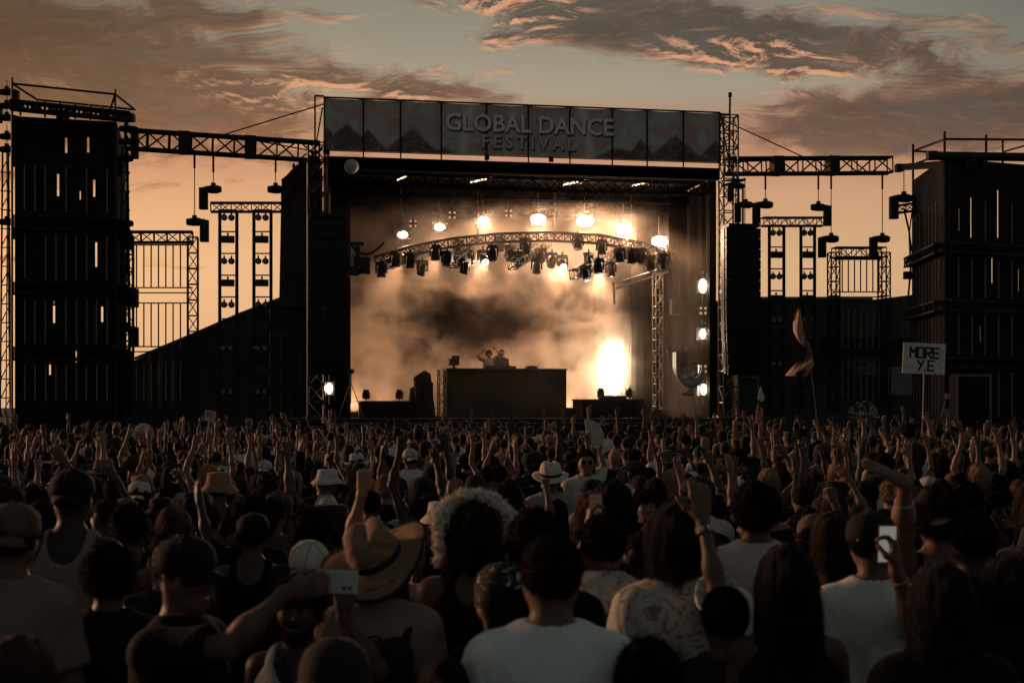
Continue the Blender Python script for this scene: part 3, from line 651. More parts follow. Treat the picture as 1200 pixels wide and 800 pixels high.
# tall strobe column at the right rear
p = SP(720, 428, 7.0)
e0 = empty('strobe_column', Vector((p.x, p.y, DECK)), 'tall blazing white light column standing in the smoke right of the booth', 'stage light', rot=(0,0,SROT))
m = MB(); m.box((0, .12, 1.5), (.75, .12, 2.9)); m.box((0, .1, .04), (.9, .6, .08)); local('tower', m, M['case'], e0)
for z_, r_ in ((1.25, .36), (2.15, .34)):
    m = MB(); m.lathe([(0, .06), (r_*.8, .05), (r_, 0), (r_*.9, -.03), (0, -.06)], 24, (0, 0, z_), Matrix.Rotation(R(90), 3, 'X') @ Matrix.Diagonal((.85, 1.25, 1))); local('lens', m, mat('strobe_lens%d' % (z_ > 1), (1,.9,.8), .5, 0, emis=(1,.84,.64), estr=14), e0)
    q = Vector((p.x, p.y, DECK+z_)) - SV*.3
    add_light('POINT', q+Vector((0, 0, .25)), 330, (1, .74, .52), .35); add_light('SPOT', q, 500, (1, .74, .52), .35, -SV+Vector((0, 0, .25)), 150, 1)
# tilted tube bars under the roof edge
for k, (px, py) in enumerate(((480, 205), (568, 210), (676, 213), (757, 214))):
    p = SP(px, py, 1.6)
    e0 = empty('tube_light', p, '%s of the four tilted tube lamps under the roof edge' % ('first from the left', 'second from the left', 'third from the left', 'fourth from the left')[k], 'tube light', 'tilted tube lamps', rot=(0, R(-14) if k else R(-24), SROT))
    m = MB(); m.box((0, .05, 0), (1.0, .07, .07)); m.box((.0, .06, .1), (.1, .08, .2)); m.lathe([(0, -.06), (.07, -.05), (.07, .05), (0, .06)], 10, (.12, .0, -.04)); local('bar', m, M['case'], e0)
    for (x0, x1) in ((-.47, -.06), (.0, .09), (.17, .49)):
        m = MB(); m.tube((x0, -.0, 0), (x1, -.0, 0), .026 if k else .02, 8); local('tube', m, M['lamp_soft'], e0)
# arc truss and four finger trusses
tg = empty('arc_truss', SP(620, 290, 3.6), 'curved black truss under the stage roof carrying the moving lights', 'truss', rot=(0,0,SROT))
pts = [SP(px, py, 3.2-.6*math.sin(math.pi*(px-440)/370)) for px, py in ((440, 306), (480, 294), (525, 285), (580, 279), (640, 277), (700, 280), (745, 288), (790, 300))]
m = MB()
for a_, b_ in zip(pts[:-1], pts[1:]): m.truss(a_, b_, .3, .28, .03, .016)
m.build('lattice', M['steel'], tg)
for (a_, b_) in (((532, 309, 2.0), (562, 284, 4.6)), ((600, 311, 2.0), (642, 283, 4.6)), ((672, 322, 2.0), (735, 292, 4.8)), ((455, 310, 2.2), (500, 290, 4.4))):
    m = MB(); m.truss(SP(*a_), SP(*b_), .3, .28, .03, .016); m.build('finger_lattice', M['alu'], tg)
for (a_, b_) in (((722, 338, 3), (786, 318, 3.4)), ((724, 331, 3.6), (770, 316, 4.0)), ((719, 330, 3.2), (720, 357, 3.2))):
    m = MB(); m.tube(SP(*a_), SP(*b_), .035, 6); m.build('crossbar', M['alu_bright'], tg)
m = MB()
for px in (470, 560, 650, 740): q = SP(px, 284, 3.6); m.tube(q, Vector((q.x, q.y, ZB-.4)), .02, 4)
m.build('hanging_cable', M['steel'], tg)
# moving heads
def moving_head():
    e0 = empty('moving_head_light', (0,0,0), None, 'stage light', 'moving head lights on the truss')
    m = MB(); m.box((0, 0, -.05), (.30, .26, .10)); m.tube((0, 0, 0), (0, 0, .12), .03); local('base', m, M['case'], e0)
    m = MB()
    for sx in (-1, 1): m.box((sx*.17, 0, -.22), (.045, .14, .30))
    m.box((0, 0, -.105), (.38, .14, .03)); local('yoke', m, M['case'], e0)
    m = MB(); m.lathe([(0, .2), (.09, .18), (.125, .08), (.13, -.06), (.15, -.14), (.15, -.2), (.13, -.2)], 16, (0, 0, 0)); m.smooth = True
    h = local('head', m, M['case'], e0); h.location = (0, 0, -.30)
    m = MB(); m.lathe([(.13, -.19), (.09, -.205), (0, -.21)], 16, (0, 0, 0)); l = m.build('lens', M['glass'], h, origin=(0,0,0)); l.location = (0,0,0)
    return e0
proto = moving_head(); first = True
MH = [(464,304),(481,305),(495,314),(510,296),(524,303),(537,290),(550,302),(566,302,1),(586,286),(607,304),(616,288),(634,300),(647,305),(659,308,1),(677,284),(686,320),(701,312),(705,290),(716,316),(726,300),(740,301),(761,309),(778,306),(447,316),(577,296),(598,296),(690,305),(752,300),(545,312),(629,312)]
rnd = random.Random(4)
where = ['beside the left curtain', 'near the left end of the truss', 'left of the centre of the truss', 'at the centre of the truss', 'right of the centre of the truss', 'near the right end of the truss', 'beside the right curtain']
cnt = {}
for t in MH:
    px, py = t[:2]; lit_ = len(t) > 2
    o = proto if first else copy_tree(proto); first = False
    v = 1.5+1.9*rnd.random()
    o.location = SP(px, py-9, v); o.rotation_euler = (0, 0, SROT+rnd.uniform(-.8, .8))
    w_ = where[min(6, int((px-440)/50))]
    if lit_: o['label'] = 'blazing moving head lamp %s, its lens white hot' % w_
    else: o['label'] = 'dark moving head lamp %s' % w_
    hd = [c for c in o.children if c.name.startswith('head')][0]
    tilt = rnd.uniform(-.5, .9); hd.rotation_euler = (tilt if not lit_ else -.9, 0, 0)
    if lit_:
        for c in hd.children: c.data = c.data.copy(); c.data.materials[0] = M['lamp']
        q = o.location+Vector((0, 0, -.3))
        add_light('POINT', q-SV*.28+Vector((0,0,-.12)), 60, W2, .1); add_light('POINT', q+SV*1.6+Vector((0,0,-.3)), 200, W2, .1)
# spots added in the deep smoke behind the truss heads, aimed down and back
for (px, py, dx, e_) in ((470, 312, -.5, 520), (510, 304, -.2, 800), (566, 312, .05, 1100), (600, 312, .0, 350), (659, 316, .0, 1500), (701, 322, .15, 1300), (745, 312, .25, 800)):
    q = SP(px, py-6, 5.9); add_light('SPOT', q, e_*1.15, WARM, .1, SU*dx+SV*.55+Vector((0, 0, -1)), 90, 1)
# floor lights added to fill the smoke from behind
for (u, v, e_) in ((1.2, 5.5, 300), (2.4, 8.5, 200), (9.4, 8.0, 260), (6.9, 9.6, 40)):
    add_light('SPOT', S(u, v, DECK+.25), e_, WARM, .2, Vector((0, 0, 1))-SV*.2, 150, 1)
    m = MB(); m.box((0, 0, .1), (.4, .3, .2)); o = m.build('added_floor_wash', M['case']); o.location = S(u, v+.3, DECK); o.rotation_euler = (0,0,SROT)
    tag(o, 'small black wash lamp added on the stage floor, %s' % {1.2: 'nearest the left curtain', 2.4: 'left of the riser at the back', 9.4: 'beside the blazing light column', 6.9: 'behind the booth'}[u], 'stage light')
# ================================================================= smoke
sm = MB()
b = MB(); sbox(b, .05, U1-.05, .7, DEP-.05, DECK+.01, ZB-.9)
vol = bpy.data.materials.new('stage_smoke'); vol.use_nodes = True; nt = vol.node_tree; N = nt.nodes; L = nt.links; N.clear()
o_ = N.new('ShaderNodeOutputMaterial'); pv = N.new('ShaderNodeVolumePrincipled'); L.new(pv.outputs[0], o_.inputs['Volume'])
pv.inputs['Color'].default_value = (.90, .76, .63, 1); pv.inputs['Anisotropy'].default_value = .35
tc = N.new('ShaderNodeTexCoord'); mp = N.new('ShaderNodeMapping'); L.new(tc.outputs['Object'], mp.inputs[0]); mp.inputs['Scale'].default_value = (1, .8, 1.1)
nz = N.new('ShaderNodeTexNoise'); nz.inputs['Scale'].default_value = .75; nz.inputs['Detail'].default_value = 5; nz.inputs['Roughness'].default_value = .60; nz.inputs['Distortion'].default_value = .5; L.new(mp.outputs[0], nz.inputs[0])
def vm(op, a, b=None, clamp=False):
    n = N.new('ShaderNodeMath'); n.operation = op; n.use_clamp = clamp
    for i, x in enumerate((a, b)):
        if x is None: continue
        if hasattr(x, 'links'): L.new(x, n.inputs[i])
        else: n.inputs[i].default_value = x
    return n.outputs[0]
def vr(x, f0, f1, t0, t1):
    n = N.new('ShaderNodeMapRange'); n.interpolation_type = 'SMOOTHSTEP'; L.new(x, n.inputs['Value'])
    for k, v_ in (('From Min', f0), ('From Max', f1), ('To Min', t0), ('To Max', t1)): n.inputs[k].default_value = v_
    return n.outputs[0]
sp = N.new('ShaderNodeSeparateXYZ'); L.new(tc.outputs['Object'], sp.inputs[0])
dn = vr(nz.outputs['Fac'], .40, .64, .035, .60)
# thick at the back under the trusses, thin veil towards the audience, the roof and the right wing
deep = vm('MAXIMUM', vr(sp.outputs['Y'], 4.6, 6.2, .012, 1.0), vm('MULTIPLY', vr(sp.outputs['Z'], 4.6, 5.8, .0, .8), vr(sp.outputs['Y'], 2.5, 3.5, .05, 1.0)))
high = vr(sp.outputs['Z'], 6.4, 7.5, 1.0, .06)
rgt = vr(sp.outputs['X'], 3.9, 5.2, 1.0, .10)
lft = vm('MAXIMUM', vr(sp.outputs['X'], -4.5, .5, .22, 1.0), vr(sp.outputs['Z'], 4.6, 6.2, 1.0, .0))
vs = N.new('ShaderNodeVectorMath'); vs.operation = 'SUBTRACT'; L.new(tc.outputs['Object'], vs.inputs[0]); vs.inputs[1].default_value = (-.45, 7, 3.35)
vd = N.new('ShaderNodeVectorMath'); vd.operation = 'DIVIDE'; L.new(vs.outputs[0], vd.inputs[0]); vd.inputs[1].default_value = (3.5, 12, 1.35)
vl = N.new('ShaderNodeVectorMath'); vl.operation = 'LENGTH'; L.new(vd.outputs[0], vl.inputs[0])
pocket = vr(vm('ADD', vl.outputs['Value'], vm('MULTIPLY', vm('SUBTRACT', nz.outputs['Fac'], .5), 1.6)), .50, 1.45, .03, 1.0)
puff = vm('MULTIPLY', vm('MULTIPLY', vr(sp.outputs['X'], 4.7, 5.3, 0.0, .045), vr(sp.outputs['Y'], 1.6, 2.6, 1.0, .0)), vr(sp.outputs['Z'], 5.0, 6.2, 1.0, 0.0))
L.new(vm('ADD', puff, vm('MULTIPLY', vm('MULTIPLY', vm('MULTIPLY', dn, deep), vm('MULTIPLY', high, rgt)), vm('MULTIPLY', lft, pocket))), pv.inputs['Density'])
o = MB(); o.box((0, DEP/2+.3, (ZB-.9-DECK)/2), (U1-.1, DEP-.8, ZB-.95-DECK)); o = o.build('stage_smoke', vol); o.location = S(U1/2, 0, DECK+.01); o.rotation_euler = (0,0,SROT)
tag(o, 'billowing amber lit smoke filling the stage', 'smoke', kind='stuff')
# ================================================================= booth, risers, things on the stage
def on_deck(px, v): p = SP(px, 474, v); return Vector((p.x, p.y, DECK))
def stage_box(name, part, px0, px1, py0, v, depth, label, cat, m_, z0=DECK, rim=True, grp=None):
    a, b = SP(px0, py0, v), SP(px1, py0, v); c = (a+b)/2; w_ = (b-a).length; h = c.z-z0
    e0 = empty(name, (c.x, c.y, z0), label, cat, grp, rot=(0,0,SROT))
    m = MB(); m.box((0, depth/2, h/2), (w_, depth, h)); o = local(part, m, m_, e0); md = o.modifiers.new('bevel', 'BEVEL'); md.width = .03; md.segments = 2
    if rim:
        m = MB(); m.box((0, depth/2, h+.02), (w_+.06, depth+.06, .045)); local('top_board', m, M['case'], e0)
    return e0, w_, h
M['booth'] = mat('booth_cloth', (.0035,.0033,.003), .85, .3, 2, bump=.6, stretch=(2.5,2,.4))
bt, bw, bh = stage_box('dj_booth', 'draped_front', 524, 664, 433, 4.6, 1.2, 'wide black draped DJ booth in the middle of the stage', 'booth', M['booth'])
for (x, w_, lab) in ((-.75, .38, 'disc player on the booth top, left one'), (.0, .34, 'mixing desk between the two disc players on the booth'), (.75, .38, 'disc player on the booth top, right one')):
    e0 = empty('mixer' if x == 0 else 'disc_player', bt.matrix_basis @ Vector((x+.3, .6, bh+.045)) if False else Vector(bt.location)+Matrix.Rotation(SROT, 3, 'Z') @ Vector((x+.2, .5, bh+.045)), lab, 'music deck', rot=(0,0,SROT))
    m = MB(); m.box((0, 0, .045), (w_, .38, .09)); local('body', m, M['case'], e0)
    m = MB(); 
    if x: m.lathe([(.12, 0), (.12, .012), (0, .014)], 20, (0, -.03, .092)); local('platter', m, M['alu'], e0)
    else:
        for i in range(4): m.tube((-.1+.066*i, .05, .09), (-.1+.066*i, .05, .115), .012)
        local('knob_row', m, M['alu'], e0)
e0 = empty('booth_monitor', Vector(bt.location)+Matrix.Rotation(SROT, 3, 'Z') @ Vector((-bw/2+.28, .3, bh+.045)), 'small black monitor standing on the left end of the booth', 'monitor', rot=(0,0,SROT))  # small monitor on the booth top, gives no light
m = MB(); m.box((0, 0, .22), (.34, .22, .24)); m.box((.05, -.02, .38), (.26, .2, .12)); local('housing', m, M['case'], e0); m = MB(); m.tube((0, 0, 0), (0, 0, .12), .05); m.box((0, 0, .01), (.2, .2, .02)); local('foot', m, M['case'], e0)
# platform behind the booth for the two performers
pf, _, _ = stage_box('dj_platform', 'riser', 530, 660, 472, 6.0, 1.6, 'low black platform behind the DJ booth', 'platform', M['deck'])
DJZ = SP(590, 472, 6.0).z
# drapes left of the booth, truss stand, small box on the right
for (px, w_, h_, tl, v, lab) in ((499, .62, 1.62, -.10, 4.3, 'leaning black cloth-covered speaker stack left of the booth'), (490, .7, 1.2, .05, 5.2, 'shorter black covered case left of the leaning stack')):
    c = on_deck(px, v); e0 = empty('covered_case', c, lab, 'case', rot=(0,0,SROT)); pr = [Prim('cone', A3(x+tl*3*z/1.6*.5, y, z), A3(x*.8+tl*3*(z+.3)/1.6*.5, y, z+.3), .09, .08, .10) for x in (-w_/2+.1, 0, w_/2-.1) for y in (-.2, .15) for z in np.arange(.1, h_-.35, .3)] if 'Prim' in globals() else []
    m = MB(); 
    pts = [(-w_/2, 0), (w_/2, 0), (w_/2*.75+tl, h_*.93), (w_*.1+tl*1.2, h_), (-w_/2*.9+tl*1.2, h_*.86)]
    m.prism(pts, -.3, .3); m.box((w_*.1, -.31, h_*.4), (w_*.5, .03, h_*.7)); o = local('cover', m, M['booth'], e0); md = o.modifiers.new('bevel', 'BEVEL'); md.width = .08; md.segments = 3
c = on_deck(518, 4.4); e0 = empty('truss_stand', c, 'slim bare truss stand between the covered stack and the booth', 'truss', rot=(0,0,SROT)); m = MB(); m.truss((0, 0, 0), (0, 0, 1.65), .24, .24, .022, .012, step=.3); local('lattice', m, M['alu_bright'], e0); m = MB(); m.box((0, 0, .02), (.45, .45, .04)); local('base_plate', m, M['case'], e0)
stage_box('equipment_box', 'shell', 664, 677, 479, 3.8, .5, 'small low black box at the right foot of the booth', 'box', M['case'])
r1, w1, h1 = stage_box('drum_riser', 'body', 424, 489, 471, 2.6, 1.6, 'low wide black riser left of the booth with two round lamps', 'riser', M['booth'])
r2, w2, h2 = stage_box('drum_riser', 'body', 683, 755, 469, 2.6, 1.6, 'low wide black riser right of the booth with two round lamps', 'riser', M['booth'])
for r_, w_, h_, xs, sd in ((r1, w1, h1, (-.75, .35), 'left'), (r2, w2, h2, (-.38, .62), 'right')):
    for k, x in enumerate(xs):
        o = copy_tree(proto); o.location = Vector(r_.location)+Matrix.Rotation(SROT, 3, 'Z') @ Vector((x, .3, h_+.045)); o.rotation_euler = (R(180), 0, SROT+.4)
        o['label'] = 'round dark moving head standing on the %s end of the riser %s of the booth' % (('left', 'right')[k], sd)
        o.scale = (.62,)*3; o.location.z += .06
# flight cases on the right riser
c = Vector(r2.location)+Matrix.Rotation(SROT, 3, 'Z') @ Vector((.1, .6, h2+.045)); e0 = empty('keyboard_case', c, 'long flat dark case lying on the riser right of the booth', 'case', rot=(0,0,SROT)); m = MB(); m.box((0, 0, .06), (.9, .4, .12)); local('shell', m, M['case'], e0); m = MB(); m.tube((-.1, -.21, .06), (.1, -.21, .06), .012); local('handle', m, M['alu'], e0)
# tripod at stage left edge
c = SP(411, 474, .2); c.z = DECK; top = SP(411, 438, .2).z-DECK
e0 = empty('tripod_light', c, 'spindly black tripod with a small lamp head at the left edge of the stage', 'tripod', rot=(0,0,SROT))
m = MB(); m.tube((0, 0, .5), (0, 0, top), .018); m.tube((0, 0, top*.75), (0, 0, top), .03); local('pole', m, M['steel'], e0)
for a_ in (-.3, 1.75, 3.4): m = MB(); m.tube((0, 0, top*.82), (.42*math.cos(a_), .42*math.sin(a_), 0), .014); m.tube((.21*math.cos(a_), .21*math.sin(a_), top*.41), (0, 0, .5), .008, 4); local('leg', m, M['steel'], e0)
m = MB(); m.box((-.02, 0, top+.08), (.22, .14, .14)); m.tube((-.2, 0, top+.12), (-.05, 0, top+.08), .05); m.tube((0, 0, top), (.1, 0, top+.1), .03); local('lamp_head', m, M['case'], e0)
# vertical truss column and hanging side fill on the right
for (px, v, py) in ((771, 5.0, 320), (793, 4.2, 320)):
    c = on_deck(px, v); e0 = empty('truss_column', c, 'bright edged truss column standing in the right wing, %s one' % ('inner' if px < 780 else 'outer'), 'truss', 'truss columns in the right wing', rot=(0,0,SROT)); h_ = SP(px, py, v).z-DECK
    m = MB(); m.truss((0, 0, 0), (0, 0, h_), .28, .28, .025, .013, step=.4); local('lattice', m, M['alu_bright'], e0); m = MB(); m.box((0, 0, .02), (.5, .5, .04)); local('base_plate', m, M['case'], e0)
p = SP(797, 425, 1.5); e0 = empty('hanging_speaker', p, 'small black side speaker hanging in the right wing beside the middle lamp', 'speaker', rot=(0,0,SROT))
m = MB(); m.prism([(-.2, .35), (.2, .35), (.2, -.15), (.1, -.42), (-.1, -.42), (-.2, -.15)], -.2, .2); local('cabinet', m, M['speaker'], e0); m = MB(); m.box((0, 0, .39), (.9, .06, .05)); m.tube((-.4, 0, .4), (-.4, 0, 1.2), .02); m.tube((.4, 0, .4), (.4, 0, 1.2), .02); local('yoke', m, M['alu'], e0)
for (px, py, w_, h_, lab) in ((796, 360, .6, .5, 'square dark monitor hanging in the right wing'), (780, 482, .9, .3, 'low dark case on the deck in the right wing'), (812, 415, .5, .45, 'second dark box hanging in the right wing beside the side speaker')):
    p = SP(px, py, 2.4); e0 = empty('hanging_monitor' if py < 450 else 'flat_case', p, lab, 'monitor' if py < 450 else 'case', rot=(0,0,SROT))
    if py > 450: e0.location.z = DECK+h_/2
    m = MB(); m.box((0, 0, 0), (w_, .25, h_)); local('housing', m, M['case'], e0); m = MB(); m.box((0, -.13, 0), (w_*.8, .02, h_*.75)); local('grille', m, M['speaker'], e0)
    if py < 450: m = MB(); m.tube((0, 0, h_/2), (0, 0, h_/2+.8), .02); local('drop_pole', m, M['alu'], e0)
# ================================================================= signed distance bodies
def A3(*p): return np.array(p, dtype=np.float64)
class Prim:
    """kinds: cone (a, b, ra, rb), ell (c, r); sy squashes along y about the point c; cut = (point, normal) keeps the side against the normal"""
    def __init__(s, kind, a, b=None, ra=0, rb=0, k=.03, sy=1.0, cut=None, sub=False, grp='body'):
        s.kind = kind; s.a = np.array(a, float); s.b = np.array(b, float) if b is not None else None; s.ra = ra; s.rb = rb; s.k = k; s.sy = sy; s.cut = cut; s.sub = sub; s.grp = grp
        if kind == 'cone': s.c = (s.a+s.b)/2; s.br = np.linalg.norm(s.a-s.b)/2+max(ra, rb)
        else: s.c = s.a; s.br = float(np.max(s.b))
    def d(s, p):
        if s.kind == 'cone':
            q = p-s.a; ba = s.b-s.a
            if s.sy != 1.0: q = q*np.array([1, 1/s.sy, 1]); ba = ba*np.array([1, 1/s.sy, 1])
            t = np.clip((q@ba)/max(1e-9, ba@ba), 0, 1)
            r = np.linalg.norm(q-t[:, None]*ba, axis=1)-(s.ra+(s.rb-s.ra)*t)
            if s.sy != 1.0: r = r*(s.sy*.6+.4)
        else:
            q = p-s.a; k0 = np.linalg.norm(q/s.b, axis=1); k1 = np.linalg.norm(q/(s.b*s.b), axis=1)+1e-9
            r = k0*(k0-1)/k1; r = np.where(k0 < .05, -np.min(s.b), r)
        if s.cut is not None:
            for (cp, cn) in s.cut: r = np.maximum(r, (p-cp)@cn)
        return r
def smin(a, b, k):
    h = np.maximum(k-np.abs(a-b), 0)/k
    return np.minimum(a, b)-h*h*k*.25
def field(prims, p, off=0.0):
    out = np.full(len(p), 9.0); lo = p.min(0); hi = p.max(0)
    for q in prims:
        if q.sub: continue
        m = q.br+q.k+.10+off
        if np.any(q.c-m > hi) or np.any(q.c+m < lo): continue
        sel = np.all(np.abs(p-q.c) < m, axis=1)
        if not sel.any(): continue
        out[sel] = smin(out[sel], q.d(p[sel])-off, q.k)
    for q in prims:
        if not q.sub: continue
        m = q.br+.05
        if np.any(q.c-m > hi) or np.any(q.c+m < lo): continue
        sel = np.all(np.abs(p-q.c) < m, axis=1)
        if sel.any(): out[sel] = -smin(-out[sel], q.d(p[sel]), q.k)
    return out
def mesh_field(f, lo, hi, vx):
    """sparse surface nets"""
    NB = 8; bs = vx*NB; lo = np.array(lo)-bs; nb = np.ceil((np.array(hi)+bs-lo)/bs).astype(int)
    g = np.stack(np.meshgrid(*[np.arange(n) for n in nb], indexing='ij'), -1).reshape(-1, 3)
    cen = lo+(g+.5)*bs; dd = f(cen); g = g[np.abs(dd) < bs*.87*1.35+.012]; g = g[np.lexsort((g[:, 1], g[:, 0], g[:, 2]//2))]
    if len(g) == 0: return np.zeros((0, 3)), np.zeros((0, 4), int)
    r9 = np.arange(NB+1); loc = np.stack(np.meshgrid(r9, r9, r9, indexing='ij'), -1).reshape(-1, 3)
    pts = lo+((g[:, None, :]*NB+loc[None])*vx); sh = pts.shape[:2]
    val = np.concatenate([f(c) for c in np.array_split(pts.reshape(-1, 3), max(1, len(g)//16))]).reshape(len(g), NB+1, NB+1, NB+1)
    cor = [(i, j, k) for i in (0, 1) for j in (0, 1) for k in (0, 1)]
    cv = np.stack([val[:, i:i+NB, j:j+NB, k:k+NB] for i, j, k in cor], -1)
    ins = cv < 0; act = ins.any(-1) & ~ins.all(-1)
    bi, ci, cj, ck = np.nonzero(act); cell = g[bi]*NB+np.stack([ci, cj, ck], 1); cvv = cv[bi, ci, cj, ck]
    acc = np.zeros((len(cell), 3)); cnt = np.zeros(len(cell)); cr = np.array(cor, float)
    for a in range(8):
        for b in range(a+1, 8):
            if np.abs(cr[a]-cr[b]).sum() != 1: continue
            va, vb = cvv[:, a], cvv[:, b]; x = (va < 0) != (vb < 0); t = np.where(x, va/np.where(x, va-vb, 1), 0)
            acc += np.where(x[:, None], cr[a]+(cr[b]-cr[a])*t[:, None], 0); cnt += x
    V = lo+(cell+acc/cnt[:, None])*vx
    dim = nb*NB+2; key = (cell[:, 0]*dim[1]+cell[:, 1])*dim[2]+cell[:, 2]; order = np.argsort(key); ks = key[order]
    def find(c):
        k = (c[:, 0]*dim[1]+c[:, 1])*dim[2]+c[:, 2]; i = np.searchsorted(ks, k); i = np.minimum(i, len(ks)-1); ok = ks[i] == k; return order[i], ok
    Q = []
    ax = np.eye(3, dtype=int); cidx = {c: i for i, c in enumerate(cor)}
    for d_ in range(3):
        e1, e2 = ax[(d_+1) % 3], ax[(d_+2) % 3]; c0 = cvv[:, 0]; c1 = cvv[:, cidx[tuple(ax[d_])]]
        x = (c0 < 0) != (c1 < 0); s_ = cell[x]
        i0 = np.nonzero(x)[0]; i1, k1 = find(s_-e1); i2, k2 = find(s_-e1-e2); i3, k3 = find(s_-e2); ok = k1 & k2 & k3
        q = np.stack([i0, i1, i2, i3], 1)[ok]; fl = (c0[x] < 0)[ok]; q[~fl] = q[~fl][:, ::-1]; Q.append(q)
    return V, np.concatenate(Q)
def np_mesh(name, V, Q, mats, smooth=True, midx=None):
    me = bpy.data.meshes.new(name); n = len(V); m = len(Q)
    me.vertices.add(n); me.vertices.foreach_set('co', np.asarray(V, np.float32).ravel())
    me.loops.add(m*4); me.loops.foreach_set('vertex_index', np.asarray(Q, np.int32).ravel())
    me.polygons.add(m); me.polygons.foreach_set('loop_start', np.arange(0, m*4, 4, dtype=np.int32))
    if midx is not None: me.polygons.foreach_set('material_index', np.asarray(midx, np.int32))
    if smooth: me.polygons.foreach_set('use_smooth', np.ones(m, bool))
    me.update(calc_edges=True)
    for x in (mats if isinstance(mats, (list, tuple)) else [mats]): me.materials.append(x)
    return me
def nrm(v): v = np.array(v, float); return v/np.linalg.norm(v)
def rot_about(v, ax, a): ax = nrm(ax); return v*math.cos(a)+np.cross(ax, v)*math.sin(a)+ax*(ax@v)*(1-math.cos(a))

def hand_prims(w, d, n, gesture, side, fat=1.0):
    """w wrist, d pointing along the hand, n palm normal (the way the palm faces), side +1/-1: where the thumb lies"""
    d = nrm(d); n = nrm(np.array(n)-d*(np.array(n)@d)); s = np.cross(d, n)*side      # s points to the thumb
    P_ = []; k = .012
    P_.append(Prim('cone', w-d*.02, w+d*.03, .024*fat, .026*fat, .02))
    for o in (-.028, -.010, .010, .028): P_.append(Prim('cone', w+d*.025+s*o*.6, w+d*.088+s*o, .0145*fat, .0135*fat, .018))
    curls = {'open': [.12]*4, 'relax': [.5, .6, .7, .75], 'fist': [1.45]*4, 'point': [.06, 1.5, 1.55, 1.55], 'peace': [.08, .08, 1.5, 1.5], 'rock': [.08, 1.5, 1.5, .1], 'hold': [.85, .9, .95, .95], 'spread': [.08]*4}[gesture]
    sp = {'spread': .32, 'open': .14, 'peace': .2}.get(gesture, .04)
    for i, (o, ln, r) in enumerate(((.030, .072, .0098), (.0105, .080, .0102), (-.0095, .074, .0098), (-.028, .060, .0088))):
        r *= fat; a = w+d*.088+s*o; dr = rot_about(d, n, 0); dr = nrm(d+s*sp*(1.5-i)/1.5); ax = np.cross(dr, n); c = curls[i]
        for sg, (fr, ca) in enumerate(((.45, .75), (.30, 1.0), (.25, .6))):
            dr = rot_about(dr, ax, c*ca); b = a+dr*ln*fr; P_.append(Prim('cone', a, b, r, r*.93, .006 if sg else .012)); a = b; r *= .95
    a = w+d*.022+s*.022+n*.004
    if gesture in ('open', 'spread', 'relax'): td = nrm(d*.65+s*.9+n*.25); t2 = nrm(d*.9+s*.55+n*.2)
    elif gesture == 'hold': td = nrm(d*.6+s*.5+n*.8); t2 = nrm(d*.8-s*.1+n*.5)
    else: td = nrm(d*.75+s*.45+n*.6); t2 = nrm(d*.4-s*.75+n*.55)
    b = a+td*.045; P_.append(Prim('cone', a, b, .017*fat, .0125*fat, .016)); P_.append(Prim('cone', b, b+t2*.045, .012*fat, .0095*fat, .008))
    return P_

DEF_ARM = dict(u=(.18, .02, -1), f=(.05, .25, -1), n=(-.9, .2, 0), g='relax')
def skeleton(sp):
    """joint positions of a 1.75 m figure facing +y"""
    J = {}; f = sp.get('fem', 0.0); lean = np.array([sp.get('lx', 0.0), sp.get('ly', 0.0), 0])
    J['pelvis'] = A3(0, 0, .95); J['waist'] = A3(0, .005, 1.09)+lean*.2; J['chest'] = A3(0, -.005, 1.30)+lean*.6; J['neck'] = A3(0, -.015, 1.45)+lean; J['head'] = A3(0, .012, 1.635)+lean*1.15
    sw = .175-.022*f
    for s, nm in ((-1, 'L'), (1, 'R')):
        arm = sp.get(nm, DEF_ARM); u = nrm(A3(arm['u'][0]*s, arm['u'][1], arm['u'][2])); fo = nrm(A3(arm['f'][0]*s, arm['f'][1], arm['f'][2]))
        rise = max(0, u[2]); sh = A3(s*(sw-.02*rise), -.01, 1.398+.065*rise)+lean*.92
        el = sh+u*.285; wr = el+fo*.255; nn = A3(arm.get('n', (-.9, .2, 0))[0]*s, *arm.get('n', (-.9, .2, 0))[1:]); hd = nrm(A3(arm['h'][0]*s, *arm['h'][1:])) if 'h' in arm else fo
        J['sh'+nm], J['el'+nm], J['wr'+nm], J['hd'+nm], J['pn'+nm], J['g'+nm] = sh, el, wr, hd, nn, arm.get('g', 'relax')
        J['hip'+nm] = A3(s*(.088+.008*f), 0, .90); J['kn'+nm] = A3(s*.1, .02, .50); J['an'+nm] = A3(s*(.11+sp.get('st', 0)), -.02, .085)
    return J
def head_frame(sp): return Euler((sp.get('hp', 0.0), sp.get('hr', 0.0), sp.get('hy', 0.0))).to_matrix()
